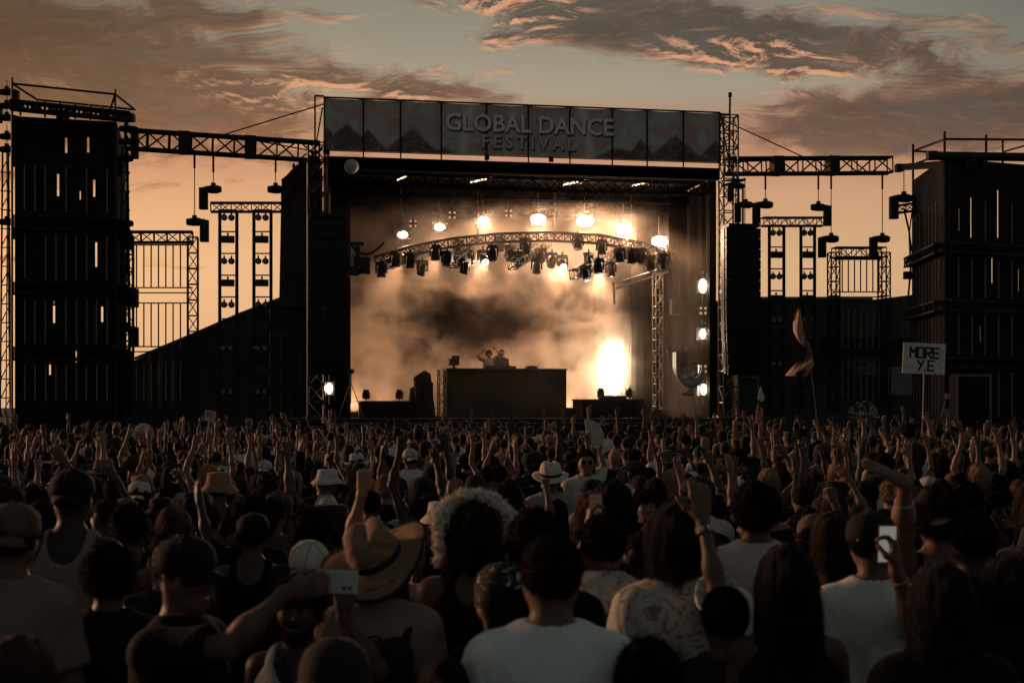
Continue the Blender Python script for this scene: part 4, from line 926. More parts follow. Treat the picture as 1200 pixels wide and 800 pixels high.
def head_prims(J, sp, detail=False):
    c = J['head']; Rm = np.array(head_frame(sp)); f = sp.get('fem', 0.0); T = lambda *q: c+Rm@A3(*q); P_ = []
    P_.append(Prim('ell', T(0, -.010, .030), (.076, .096, .088), k=.04)); P_.append(Prim('cone', T(0, .035, -.035), T(0, .060, -.088), .058, .030-.004*f, .04))
    P_.append(Prim('cone', T(-.04, .0, -.04), T(-.022, .05, -.078), .032, .022, .04)); P_.append(Prim('cone', T(.04, .0, -.04), T(.022, .05, -.078), .032, .022, .04))
    P_.append(Prim('ell', T(0, .050, .012), (.058, .042, .055), k=.04))
    P_.append(Prim('cone', T(0, .086, .022), T(0, .114, -.018), .007, .0100, .012)); P_.append(Prim('cone', T(-.011, .098, -.024), T(.011, .098, -.024), .0085, .0085, .010))
    P_.append(Prim('cone', T(-.020, .089, -.054), T(.020, .089, -.054), .0065, .0065, .006)); P_.append(Prim('cone', T(-.016, .088, -.068), T(.016, .088, -.068), .007, .007, .006))
    for s in (-1, 1):
        P_.append(Prim('cone', T(s*.012, .089, .031), T(s*.048, .074, .032), .009, .008, .010)); P_.append(Prim('cone', T(s*.036, .07, -.02), T(s*.05, .05, -.015), .018, .018, .03))
        P_.append(Prim('cone', T(s*.076, -.012, .018), T(s*.074, -.006, -.028), .014, .010, .008)); P_.append(Prim('ell', T(s*.030, .100, .010), (.016, .020, .011), k=.010, sub=True))
    P_.append(Prim('cone', T(-.02, .092, -.061), T(.02, .092, -.061), .0035, .0035, k=.004, sub=True))
    return P_
def torso_prims(J, sp, fat=1.0):
    f = sp.get('fem', 0.0); P_ = []
    P_.append(Prim('cone', J['pelvis']+A3(0, 0, -.03), J['waist'], (.150+.012*f)*fat, (.138-.02*f)*fat, .06, .68)); P_.append(Prim('cone', J['waist'], J['chest'], (.138-.02*f)*fat, (.160-.018*f)*fat, .06, .68))
    P_.append(Prim('cone', J['chest'], J['chest']+(J['neck']-J['chest'])*.55, (.160-.018*f)*fat, .115*fat, .06, .66))
    for nm, s in (('L', -1), ('R', 1)):
        P_.append(Prim('cone', J['sh'+nm]+A3(-s*.01, 0, -.005), J['neck']+A3(s*.03, 0, -.03), .055*fat, .052*fat, .05)); P_.append(Prim('cone', J['neck']+A3(s*.02, -.005, .035), J['sh'+nm]+A3(-s*.05, -.005, .01), .036, .040*fat, .05))
        P_.append(Prim('cone', J['chest']+A3(s*.075, -.035, .06), J['chest']+A3(s*.05, -.035, -.1), .062*fat, .055*fat, .05))   # shoulder blade / back
        if f > .5: P_.append(Prim('ell', J['chest']+A3(s*.062, .085, -.03), (.055, .055, .055), k=.04))
    return P_
def arm_prims(J, nm, f=0.0, fat=1.0, hand=True, hf=1.0):
    sh, el, wr = J['sh'+nm], J['el'+nm], J['wr'+nm]; k = .035; g = 1-.16*f; s = -1 if nm == 'L' else 1
    P_ = [Prim('cone', sh, el, .052*g*fat, .038*g*fat, k), Prim('cone', sh, sh+(el-sh)*.45, .054*g*fat, .045*g*fat, k), Prim('cone', el, el+(wr-el)*.35, .037*g*fat, .0375*g*fat, .03), Prim('cone', el+(wr-el)*.3, wr, .0375*g*fat, .024*g, .04)]
    if hand: P_ += hand_prims(wr+J['hd'+nm]*.012, J['hd'+nm], J['pn'+nm], J['g'+nm], -s if False else thumb_side(J, nm), (1-.08*f)*hf)
    return P_
def thumb_side(J, nm):
    """side of the thumb: right hand, palm forward and fingers up, has its thumb towards the body"""
    # cross(d, n)*side for the right hand: d=+z, n=+y gives z x y = -x -> thumb to -x (inwards): side +1
    return 1 if nm == 'R' else -1
def leg_prims(J, fat=1.0, off=0.0):
    P_ = []
    for nm in 'LR':
        P_ += [Prim('cone', J['hip'+nm], J['kn'+nm], .088*fat+off, .056*fat+off, .04), Prim('cone', J['kn'+nm], J['kn'+nm]*.62+J['an'+nm]*.38+A3(0, -.012, 0), .054*fat+off, .056*fat+off, .03), Prim('cone', J['kn'+nm]*.6+J['an'+nm]*.4, J['an'+nm], .054*fat+off, .036*fat+off, .03)]
    return P_
def foot_prims(J, off=0.0):
    P_ = []
    for nm in 'LR':
        a = J['an'+nm]; P_ += [Prim('cone', a+A3(0, -.03, -.035), a+A3(0, .06, -.045), .038+off, .036+off, .03), Prim('cone', a+A3(0, .06, -.045), a+A3(0, .17, -.055), .038+off, .028+off, .03)]
    return P_
def wob(p, amp, seed=0, fr=22.0, az=.35):
    q = p*np.array([1, 1, az])*fr; s = seed*1.7
    fold = 1-np.abs(np.sin(q[:, 0]*2.4+1.6*np.sin(q[:, 2]*1.9+s)+np.sin(q[:, 1]*2)))
    return amp*((.75*fold*fold if az < .5 else 0)+np.sin(q[:, 0]+1.3*np.sin(q[:, 2]*1.1+s)+s)*np.sin(q[:, 1]*.9+1.1*np.sin(q[:, 2]*.7-s))+.5*np.sin(q[:, 0]*2.1+q[:, 2]*1.3+s)*np.cos(q[:, 1]*1.8-q[:, 2]))
def bounds(prims, pad): lo = np.min([q.c-q.br for q in prims if not q.sub], 0)-pad; hi = np.max([q.c+q.br for q in prims if not q.sub], 0)+pad; return lo, hi

def make_body(sp, vx=.009, legs=True, hf=1.0):
    J = skeleton(sp); f = sp.get('fem', 0.0); b = sp.get('b', 1.0)
    pr = torso_prims(J, sp, b)+head_prims(J, sp)
    pr.append(Prim('cone', J['neck']+A3(0, 0, -.02), J['head']+A3(0, -.02, -.04), .058-.008*f, .052-.008*f, .04))
    for nm in 'LR': pr += arm_prims(J, nm, f, b, hf=hf)
    if legs: pr += leg_prims(J, b)+foot_prims(J)
    lo, hi = bounds(pr, .01)
    if not legs: lo[2] = .7
    return mesh_field(lambda p: field(pr, p), lo, hi, vx), J
def make_top(sp, J, kind, vx=.012, seed=0):
    """kind: tee, tank, long, crop, hoodie, drape"""
    f = sp.get('fem', 0.0); b = sp.get('b', 1.0); loose = {'tee': .016, 'tank': .010, 'long': .018, 'crop': .008, 'hoodie': .026, 'drape': .022}[kind]
    pr = [q for q in torso_prims(J, sp, b)]
    pr.append(Prim('cone', J['pelvis']+A3(0, 0, -.06), J['chest'], .168*b, .158*b, .06, .74))
    sl = {'tee': .72, 'tank': 0, 'long': 2, 'crop': 0, 'hoodie': 2, 'drape': .85}[kind]
    if sl:
        for nm in 'LR':
            sh, el, wr = J['sh'+nm], J['el'+nm], J['wr'+nm]; d1 = nrm(el-sh)
            if sl < 1:
                e = sh+(el-sh)*sl; pr.append(Prim('cone', sh, sh+(el-sh)*(sl+.2), .056*b, (.050+.012*(kind != 'long'))*b, .05, cut=[(e, d1)]))
            else:
                pr.append(Prim('cone', sh, el, .055*b, .044, .05)); d2 = nrm(wr-el); pr.append(Prim('cone', el, wr, .043, .030, .03, cut=[(wr-d2*.01, d2)]))
    if kind == 'hoodie':
        pr.append(Prim('cone', J['neck']+A3(-.06, -.05, .01), J['neck']+A3(.06, -.05, .01), .052, .052, .04)); pr.append(Prim('cone', J['neck']+A3(0, -.09, -.02), J['neck']+A3(0, -.06, .02), .06, .05, .04))
    hem = {'crop': 1.17, 'tank': .86, 'tee': .82, 'long': .84, 'hoodie': .84, 'drape': .76}[kind]
    nk = J['neck']; amp = {'tee': .011, 'tank': .006, 'long': .008, 'crop': .002, 'hoodie': .010, 'drape': .013}[kind]
    lo, hi = bounds(pr, .04); lo[2] = hem-.02
    def fn(p):
        d = field(pr, p, loose)
        d = d+wob(p, amp, seed)*np.clip((1.5-p[:, 2])*4, .2, 1)*np.clip((np.sqrt((p[:, 0]-nk[0])**2+(p[:, 2]-nk[2])**2)-.08)*8, 0, 1)
        qk = p-nk; edge_ = np.sqrt(qk[:, 0]**2+qk[:, 1]**2)
        d = np.maximum(d, hem+.012*np.sin(p[:, 0]*18+seed)-p[:, 2])
        q = p-nk; r = np.sqrt(q[:, 0]**2+(q[:, 1]+.005)**2)
        if kind == 'hoodie': return np.maximum(d, -(np.maximum(r-.064, .045-q[:, 2])))
        col_ = None
        # neck opening: everything above a cone around the neck goes
        top = {'tee': .028, 'long': .028, 'drape': .03, 'tank': .0, 'crop': -.01}[kind]; rad = {'tank': .082, 'crop': .10}.get(kind, .070)
        d = np.maximum(d, -np.maximum(r-rad, top-q[:, 2]-.0))
        d = np.maximum(d, np.where(r < .12, q[:, 2]-.07, d) if kind not in ('tank', 'crop') else np.where(r < .13, q[:, 2]-.06, d))
        if kind in ('tee', 'long', 'drape'):
            rc = np.sqrt(q[:, 0]**2+((q[:, 1]-.004)*1.0)**2); zc_ = .030-q[:, 1]*.28; d = smin(d, np.sqrt((rc-.0705)**2*.55+(q[:, 2]-zc_)**2*.30)-.0062, .008)
        if kind in ('tank', 'crop'):
            sc = .125-.01*f
            ax_ = np.abs(p[:, 0]-nk[0]); w_ = np.clip((p[:, 2]-1.26)/.16, 0, 1); d = np.maximum(d, ax_-(.24-(.24-sc)*w_))
            if kind == 'crop': d = np.maximum(d, np.where(p[:, 2] > 1.30, np.abs(ax_-.095)-.02, d))
            else: # scooped back
                d = np.maximum(d, -np.maximum(np.sqrt(q[:, 0]**2+((q[:, 2]-.02)*.75)**2)-.085, -1+0*d))
        return d
    return mesh_field(fn, lo, hi, vx)
def make_trousers(sp, J, kind='long', vx=.016):
    b = sp.get('b', 1.0); pr = leg_prims(J, b, .014)
    pr.append(Prim('cone', J['pelvis']+A3(0, 0, -.05), J['pelvis']+A3(0, 0, .04), .158*b, .150*b, .06, .72)); zc = .10 if kind == 'long' else .52
    lo, hi = bounds(pr, .02)
    return mesh_field(lambda p: np.maximum(np.maximum(field(pr, p)+wob(p, .004, 3), zc-p[:, 2]), p[:, 2]-1.0), lo, hi, vx)
def make_shoes(J):
    pr = foot_prims(J, .008); lo, hi = bounds(pr, .02); return mesh_field(lambda p: np.maximum(np.maximum(field(pr, p), .005-p[:, 2]), p[:, 2]-.12), lo, hi, .014)

# hair is modelled in head space (head joint at the origin, face towards +y)
def make_hair(kind, vx=.009, seed=0):
    c = A3(0, 0, 0); pr = [Prim('ell', A3(0, -.012, .034), (.080, .100, .092), k=.04)]
    thick = {'short': .010, 'fade': .005, 'messy': .024, 'long': .018, 'longwave': .026, 'bun': .012, 'pony': .011, 'afro': .055, 'bob': .022, 'dreads': .02, 'wig': .05}[kind]; amp = {'short': .0035, 'fade': .0012, 'messy': .010, 'long': .005, 'longwave': .009, 'bun': .003, 'pony': .003, 'afro': .010, 'bob': .006, 'dreads': .01, 'wig': .014}[kind]
    fr = {'afro': 90, 'wig': 80, 'messy': 60, 'short': 90, 'fade': 120}.get(kind, 70); az = {'long': .18, 'longwave': .3, 'bob': .2, 'pony': .4, 'bun': .5, 'dreads': .12}.get(kind, 1.0)
    ext = []
    if kind in ('long', 'longwave'):
        for x in (-.045, -.015, .015, .045): ext.append(Prim('cone', A3(x, -.055, 0), A3(x*1.7, -.105, -.36 if kind == 'long' else -.30), .045, .034, .05))
        for s in (-1, 1): ext.append(Prim('cone', A3(s*.07, -.01, .0), A3(s*.10, -.04, -.22), .03, .03, .05))
    if kind == 'bob':
        for s in (-1, 1): ext.append(Prim('cone', A3(s*.06, -.02, .0), A3(s*.065, -.03, -.10), .04, .038, .05))
        ext.append(Prim('cone', A3(0, -.06, 0), A3(0, -.06, -.10), .06, .055, .05))
    if kind == 'bun': ext.append(Prim('ell', A3(0, -.095, .105), (.045, .045, .042), k=.02))
    if kind == 'pony': ext += [Prim('cone', A3(0, -.10, .05), A3(0, -.145, .02), .024, .032, .02), Prim('cone', A3(0, -.145, .02), A3(0, -.14, -.20), .032, .014, .03)]
    if kind == 'dreads':
        rr = random.Random(5)
        for i in range(16):
            a_ = -2.9+i*5.8/15*.5-.2+rr.uniform(-.1, .1); x = .08*math.cos(a_*1.0+3.14/2*0); x = -.085+.17*i/15; ext.append(Prim('cone', A3(x, -.06-.03*math.cos(x*18), .03), A3(x*1.5, -.09, -.10-.06*rr.random()), .014, .011, .01))
    allp = pr+ext; lo, hi = bounds(allp, thick+.03)
    def fn(p):
        w_ = wob(p, amp, seed+1, fr, az)
        d = field(pr, p, thick)
        # hair line: remove the face and the nape below
        fl = .048 if kind not in ('bob', 'long', 'longwave') else .055
        line = np.where(p[:, 1] > -.01, .052+(.02-np.abs(p[:, 0])*.35)*(p[:, 1] > .02)*-1*0+0*p[:, 0], -.045+.0*p[:, 0])
        ysl = np.clip((p[:, 1]+.035)/.11, 0, 1); line = -.062+ysl*.135
        if kind in ('afro', 'wig'): line = -.075+ysl*.13
        if kind in ('messy',): line = -.07+ysl*.125
        d = np.maximum(d, (line-p[:, 2])*.7)
        if kind == 'fade': d = d+.004*np.clip((.03-p[:, 2])*20, 0, 1)
        if ext: d = smin(d, field(ext, p), .03); d = np.maximum(d, -np.maximum(np.maximum(.035-p[:, 1]+0, p[:, 2]-.06), -1)) if False else d
        return d+w_
    return mesh_field(fn, lo, hi, vx)
# ================================================================= people: materials, hair, hats
M['skin'] = mat('skin', (1,1,1), .55, .10, 9, bump=.10, objcol=True, bscale=60); 
M['cloth'] = mat('cotton', (1,1,1), .9, .14, 5, bump=.55, objcol=True, bscale=7, stretch=(1.6,1.6,.5), spec=.15)
M['hair'] = mat('hair', (1,1,1), .85, .12, 30, bump=.7, objcol=True, bscale=45, stretch=(4,4,.5), spec=.15)
M['hair_short'] = mat('short_hair', (1,1,1), .9, .25, 60, bump=1.0, objcol=True, bscale=130, spec=.12)
M['hat'] = mat('hat_cloth', (1,1,1), .85, .12, 12, bump=.3, objcol=True, bscale=60, spec=.2)
M['denim'] = mat('trouser_cloth', (1,1,1), .9, .15, 8, bump=.3, objcol=True, spec=.15)
M['print'] = mat('flower_print', (.02,.02,.02), .9, .1, 5)
def print_mat(name, base, ink, scale, thr=.56, ink2=None):
    m = mat(name, base, .9, .1, 5, bump=.4, bscale=8); nt = m.node_tree; N = nt.nodes; L = nt.links; bs = N['Principled BSDF']; tc = N.new('ShaderNodeTexCoord')
    nz = N.new('ShaderNodeTexNoise'); nz.inputs['Scale'].default_value = scale; nz.inputs['Detail'].default_value = 2; nz.inputs['Distortion'].default_value = 2.2; L.new(tc.outputs['Object'], nz.inputs[0])
    cr = N.new('ShaderNodeValToRGB'); e = cr.color_ramp.elements; e[0].position = thr-.01; e[0].color = (*base, 1); e[1].position = thr+.02; e[1].color = (*ink, 1)
    if ink2: x = e.new(.40); x.color = (*ink2, 1); x = e.new(.385); x.color = (*ink2, 1); x = e.new(.43); x.color = (*base, 1)
    L.new(nz.outputs['Fac'], cr.inputs[0])
    for l in list(bs.inputs['Base Color'].links): L.remove(l)
    L.new(cr.outputs[0], bs.inputs['Base Color']); return m
M['floral'] = print_mat('floral_print', (.018,.016,.016), (.50,.45,.38), 17, .60)
M['whiteprint'] = print_mat('leaf_print', (.50,.48,.42), (.26,.19,.15), 16, .585)
def straw_mat():
    m = mat('straw', (.22,.12,.07), .8, .12, 10); nt = m.node_tree; N = nt.nodes; L = nt.links; bs = N['Principled BSDF']; tc = N.new('ShaderNodeTexCoord')
    wv = N.new('ShaderNodeTexWave'); wv.wave_type = 'RINGS'; wv.rings_direction = 'Z'; wv.inputs['Scale'].default_value = 26; wv.inputs['Distortion'].default_value = .6; wv.inputs['Detail'].default_value = 1; L.new(tc.outputs['Object'], wv.inputs[0])
    bp = N.new('ShaderNodeBump'); bp.inputs['Strength'].default_value = .5; bp.inputs['Distance'].default_value = .003; L.new(wv.outputs[0], bp.inputs['Height']); L.new(bp.outputs[0], bs.inputs['Normal'])
    cr = N.new('ShaderNodeValToRGB'); e = cr.color_ramp.elements; e[0].color = (.19,.10,.058,1); e[1].color = (.30,.165,.095,1); L.new(wv.outputs[0], cr.inputs[0])
    for l in list(bs.inputs['Base Color'].links): L.remove(l)
    L.new(cr.outputs[0], bs.inputs['Base Color']); return m
M['straw'] = straw_mat()
HAIR = {}
def strands(V, Q, kind, n, wd):
    """loose strands standing off the hair surface: thin curved slivers, two quads each"""
    rs = np.random.RandomState(len(kind)*7+n); q = Q[rs.randint(0, len(Q), n)]; a, b, c, d = (V[q[:, i]] for i in range(4)); p = (a+b+c+d)/4+(a-c)*(rs.rand(n, 1)-.5)*.6
    nn = np.cross(c-a, d-b); nn /= np.linalg.norm(nn, axis=1)[:, None]+1e-9; nn *= np.sign(np.sum(nn*(p-np.array([0, -.02, .02])), 1))[:, None]
    L_ = {'short': .007, 'fade': .005, 'messy': .020, 'afro': .022, 'fur': .015, 'wig': .03, 'long': .05, 'longwave': .06, 'bob': .045, 'pony': .03, 'bun': .02, 'dreads': .03}[kind]*(.5+rs.rand(n, 1))
    down = np.tile([0, -.15, -1.0], (n, 1)); hang = {'long': .93, 'longwave': .88, 'bob': .88, 'pony': .85, 'dreads': .8, 'bun': .75, 'messy': .45}.get(kind, .25)
    dr = nn*(1-hang)+down*hang+(rs.rand(n, 3)-.5)*(.9 if hang < .5 else .35); dr /= np.linalg.norm(dr, axis=1)[:, None]
    sd = np.cross(dr, nn+.01); sd /= np.linalg.norm(sd, axis=1)[:, None]+1e-9; w_ = .0011*wd
    p0 = p-nn*.003; p1 = p+dr*L_*.5+nn*L_*.06; p2 = p+dr*L_+(rs.rand(n, 3)-.5)*L_*.35
    VS = np.stack([p0-sd*w_, p0+sd*w_, p1+sd*w_*.8, p1-sd*w_*.8, p2+sd*w_*.25, p2-sd*w_*.25], 1).reshape(-1, 3); i0 = len(V)+np.arange(n)*6
    QS = np.concatenate([np.stack([i0, i0+1, i0+2, i0+3], 1), np.stack([i0+3, i0+2, i0+4, i0+5], 1)]); return np.concatenate([V, VS]), np.concatenate([Q, QS])
def hair_mesh(kind, fine=False):
    k = (kind, fine)
    if k not in HAIR:
        V, Q = make_hair(kind, .006 if fine else .010); V, Q = strands(V, Q, kind, 5200 if fine else 1500, 1 if fine else 1.8); HAIR[k] = np_mesh('hair', V, Q, M['hair_short' if kind in ('short', 'fade', 'messy', 'afro', 'wig') else 'hair'])
    return HAIR[k]
def mesh_of(mb, name, m, smooth=True):
    me = bpy.data.meshes.new(name); me.from_pydata([tuple(v) for v in mb.v], [], mb.f); me.validate()
    if smooth:
        for p in me.polygons: p.use_smooth = True
    me.materials.append(m); return me
HATS = {}
def hat_mesh(kind):
    """list of (part name, mesh, colour or None); first is the hat itself"""
    if kind in HATS: return HATS[kind]
    out = []; m = MB()
    el = lambda p, t, r, z: (p.x, p.y*1.18-.006, p.z)
    if kind in ('cap', 'cap_back'):
        m.lathe([(.098, .025), (.100, .06), (.094, .095), (.072, .125), (.035, .143), (0, .146)], 22, warp=el); m.lathe([(.008, .145), (.010, .151), (0, .153)], 8)
        s = 1 if kind == 'cap' else -1; vs = []; fs = []; n = 12
        for i in range(n+1):
            t = -1.05+2.1*i/n; x = math.sin(t)*.094; y0 = s*math.cos(t)*.108-.006; y1 = s*(math.cos(t)*.118+.075*math.cos(t*1.45)); 
            for (xx, yy, zz) in ((x, y0, .034), (x*.95, (y0+y1)/2, .030-.02*abs(t)), (x*.9, y1, .018-.03*abs(t))): vs += [(xx, yy, zz), (xx, yy, zz-.005)]
        for i in range(n):
            for j in (0, 1):
                a = i*6+j*2; b = a+6; fs += [(a, a+2, b+2, b), (a+1, b+1, b+3, a+3)]
            fs += [(i*6+4, i*6+5, i*6+11, i*6+10)]
        m.add(vs, fs); out.append(('cap', mesh_of(m, 'cap', M['hat'])))
        m = MB(); prof_ = [(.0995, .03), (.1013, .06), (.0955, .095), (.0738, .1255), (.037, .1443), (.006, .148)]
        for i in range(6):
            t = math.pi/6+i*math.pi/3; m.path([(r*math.cos(t), r*math.sin(t)*1.18-.006, z) for r, z in prof_], .0012, 4)
        out.append(('seam', mesh_of(m, 'seam', M['case'])))
        m = MB(); m.lathe([(.027, 0), (.027, .004), (0, .005)], 14, (0, -s*.113, .052), Matrix.Rotation(R(90*s), 3, 'X') @ Matrix.Diagonal((1.1, .75, 1))); m.box((0, -s*.118, .036), (.05, .004, .010)); out.append(('strap_opening', mesh_of(m, 'strap_opening', M['case'])))
    elif kind == 'bucket':
        wv = lambda p, t, r, z: (p.x, p.y*1.15-.006, p.z+.006*math.sin(t*3)*(r > .12))
        m.lathe([(.155, -.018), (.156, -.014), (.104, .042), (.100, .06), (.090, .128), (.075, .136), (0, .138)], 28, warp=wv); out.append(('bucket_hat', mesh_of(m, 'bucket_hat', M['hat'])))
    elif kind == 'beanie':
        m.lathe([(.100, .0), (.103, .005), (.103, .04), (.100, .045), (.100, .08), (.085, .125), (.05, .155), (0, .165)], 22, warp=el); out.append(('beanie', mesh_of(m, 'beanie', M['hat'])))
    elif kind in ('fedora', 'straw'):
        big = kind == 'straw'; br = .215 if big else .170; H = .185 if big else .165
        def wp(p, t, r, z):
            x, y, zz = p.x, p.y*1.14-.006, p.z
            if r > .115: zz += (.045 if big else .012)*abs(math.cos(t))**2*((r-.11)/(br-.11))-(.03 if big else .012)*abs(math.sin(t))**2*((r-.11)/(br-.11))
            if zz > .10: zz -= .028*math.exp(-(x/.028)**2)*((zz-.10)/(H-.10)); x *= 1-.14*((zz-.10)/(H-.10))*(1 if y > 0 else .3)
            return (x, y, zz)
        prof = [(br, .026), (br+.003, .03), (br, .034), (.16 if big else .14, .036), (.112, .040), (.106, .048), (.104, .075), (.098, .12), (.088, H-.012), (.07, H), (.035, H+.002), (0, H+.002)]
        m.lathe([(.112, .033)]+prof, 36, warp=wp); out.append(('hat', mesh_of(m, 'hat', M['straw'] if big else M['hat'])))
        m = MB(); m.lathe([(.1085, .046), (.1085, .072), (.106, .073), (.106, .045)], 28, warp=lambda p, t, r, z: (p.x, p.y*1.14-.006, p.z)); out.append(('hat_band', mesh_of(m, 'hat_band', M['black'])))
        if big:
            m = MB(); m.lathe([(br+.004, .024), (br+.007, .03), (br+.004, .036), (br-.004, .037), (br-.004, .023)], 36, warp=wp); out.append(('brim_trim', mesh_of(m, 'brim_trim', M['black'])))
    elif kind == 'headband':
        m.lathe([(.096, .028), (.101, .032), (.101, .055), (.096, .058)], 22, warp=el); out.append(('headband', mesh_of(m, 'headband', M['hat'])))
    elif kind == 'scarf':     # knotted cloth round the neck and nape
        m.lathe([(.070, -.13), (.084, -.125), (.088, -.10), (.078, -.085), (.066, -.09)], 20, warp=lambda p, t, r, z: (p.x, p.y*1.1-.02, p.z+.012*math.sin(t*2)+.02*math.sin(t))); out.append(('neck_scarf', mesh_of(m, 'neck_scarf', M['hat'])))
    elif kind == 'glasses':
        for s in (-1, 1):
            m.lathe([(0, 0), (.024, .001), (.025, .004), (0, .005)], 14, (s*.031, .098, .010), Matrix.Rotation(R(-90), 3, 'X')); m.tube((s*.055, .092, .014), (s*.082, -.005, .016), .0025, 4)
        m.tube((-.01, .103, .014), (.01, .103, .014), .003, 4); out.append(('sunglasses', mesh_of(m, 'sunglasses', M['case'])))
    HATS[kind] = out; return out
def fur_mesh():
    rr = random.Random(3); pr = []
    for i in range(46):
        t = i/45; a = math.pi*(1.14-1.28*t); x = .175*math.cos(a); z = .02+.175*math.sin(a) if math.sin(a) > 0 else .02+.32*math.sin(a)
        for j in range(2): pr.append(Prim('ell', A3(x+rr.uniform(-.020, .020), -.02+rr.uniform(-.03, .02), z+rr.uniform(-.012, .012)), tuple(rr.uniform(.014, .023) for _ in range(3)), k=.012))
    lo, hi = bounds(pr, .02); V, Q = mesh_field(lambda p: field(pr, p)+wob(p, .008, 4, 130, 1)+wob(p, .004, 2, 320, 1), lo, hi, .006); V, Q = strands(V, Q, 'fur', 6000, 1.2); return np_mesh('fur_trim', V, Q, M['hat'])

# ================================================================= templates and instances
UP = dict(u=(.22,.12,1), f=(-.08,.12,1), n=(0,1,0))
def arm(u, f, g='open', n=(0,1,0), h=None):
    a = dict(u=u, f=f, g=g, n=n)
    if h: a['h'] = h
    return a
POSES = {
 'down': (dict(), 'arms down'), 'downf': (dict(fem=1, b=.92), 'arms down'),
 'up_open': (dict(R=arm((.22,.15,1), (-.05,.1,1), 'spread'), ly=.01), 'one open hand raised'),
 'up_point': (dict(L=arm((.30,.2,1), (-.1,.2,1), 'point', h=(.0,.15,1)), b=.98, hr=.06), 'one arm up, finger pointing'),
 'both_up': (dict(R=arm((.42,.15,.9), (.0,.1,1), 'open'), L=arm((.40,.25,.95), (.1,.2,1), 'spread'), hp=.12), 'both hands up high'),
 'both_upf': (dict(fem=1, b=.92, R=arm((.38,.2,.9), (-.15,.1,1), 'spread'), L=arm((.35,.1,.95), (-.3,.2,1), 'peace')), 'both hands up high'),
 'fist': (dict(R=arm((.55,.45,.35), (-.2,.3,1), 'fist'), lx=.01), 'a bent arm and fist raised'),
 'phone': (dict(R=arm((.35,.75,.35), (-.35,.45,.9), 'hold', n=(-1,.2,0)), L=arm((.35,.75,.35), (-.35,.45,.9), 'hold', n=(-1,.2,0))), 'both hands lifted before the face'),
 'peacef': (dict(fem=1, b=.9, L=arm((.5,.3,.7), (.0,.15,1), 'peace'), hr=-.08), 'one hand up in a peace sign'),
 'rock': (dict(R=arm((.3,.5,.9), (-.2,.5,.9), 'rock'), b=1.05), 'one arm up making horns'),
 'wavef': (dict(fem=1, R=arm((.6,.2,.75), (-.5,.0,1), 'open', h=(-.5,.1,.6)), b=.94), 'one bent arm waving'),
 'turn': (dict(hy=1.0, L=arm((.25,.3,-1), (.1,.9,.2), 'fist')), 'head turned sideways'),
}
TPL = {}
def template(pose, vx=.010):
    if pose not in TPL:
        sp = POSES[pose][0]; (V, Q), J = make_body(sp, vx); bot = make_trousers(sp, J, vx=.022)
        TPL[pose] = dict(sp=sp, J=J, body=np_mesh('person', V, Q, M['skin']), bottom=np_mesh('trousers', *bot, M['denim']), tops={})
    return TPL[pose]
def top_mesh(pose, kind, vx=.013):
    t = template(pose)
    if kind not in t['tops']:
        V, Q = make_top(t['sp'], t['J'], kind, vx, seed=len(TPL)); t['tops'][kind] = np_mesh('top', V, Q, M['cloth'])
    return t['tops'][kind]
TOPNAME = {'tee': 'tshirt', 'tank': 'tank_top', 'long': 'sweatshirt', 'crop': 'crop_top', 'hoodie': 'hoodie', 'drape': 'loose_shirt'}
def child(name, me, par, col, loc=(0,0,0), rot=None, m_=None):
    o = bpy.data.objects.new(name, me); COL.objects.link(o); o.parent = par; o.location = loc
    if rot is not None: o.rotation_euler = rot
    if col is not None: o.color = (*col, 1)
    if m_ is not None: o.material_slots[0].link = 'OBJECT'; o.material_slots[0].material = m_
    return o
def dress(body, J, sp, top, topcol, bottom, botcol, hair, haircol, hat, hatcol, fine=False, topmat=None, haton=(0,0,0), topname=None, hatmat=None):
    if top is not None: child(topname, top, body, topcol, m_=topmat)
    if bottom is not None: child('trousers', bottom, body, botcol)
    hl = tuple(J['head']); hrot = head_frame(sp).to_euler()
    if hair: child('hair', hair_mesh(hair, fine), body, haircol, hl, hrot)
    for h in ([] if not hat else [hat] if isinstance(hat, str) else hat):
        parts = hat_mesh(h); hr_ = (head_frame(sp) @ Euler(haton).to_matrix()).to_euler() if h not in ('glasses', 'scarf') else hrot
        o = child(parts[0][0], parts[0][1], body, hatcol, hl, hr_, hatmat)
        for nm, me in parts[1:]: child(nm, me, o, None)
PEOPLE = []     # (x, y, px0, px1, pytop, d) used to keep the filler people out of the way
def put(pose, x, y, rz, sc, skin, top, topcol, botcol, hair, haircol, hat, hatcol, label, group):
    t = template(pose); o = bpy.data.objects.new('person', t['body']); COL.objects.link(o); o.location = (x, y, G(y)); o.rotation_euler = (0, 0, rz); o.scale = (sc,)*3; o.color = (*skin, 1)
    dress(o, t['J'], t['sp'], top_mesh(pose, top), topcol, t['bottom'], botcol, hair, haircol, hat, hatcol, topname=TOPNAME[top]); tag(o, label, 'person', group); return o
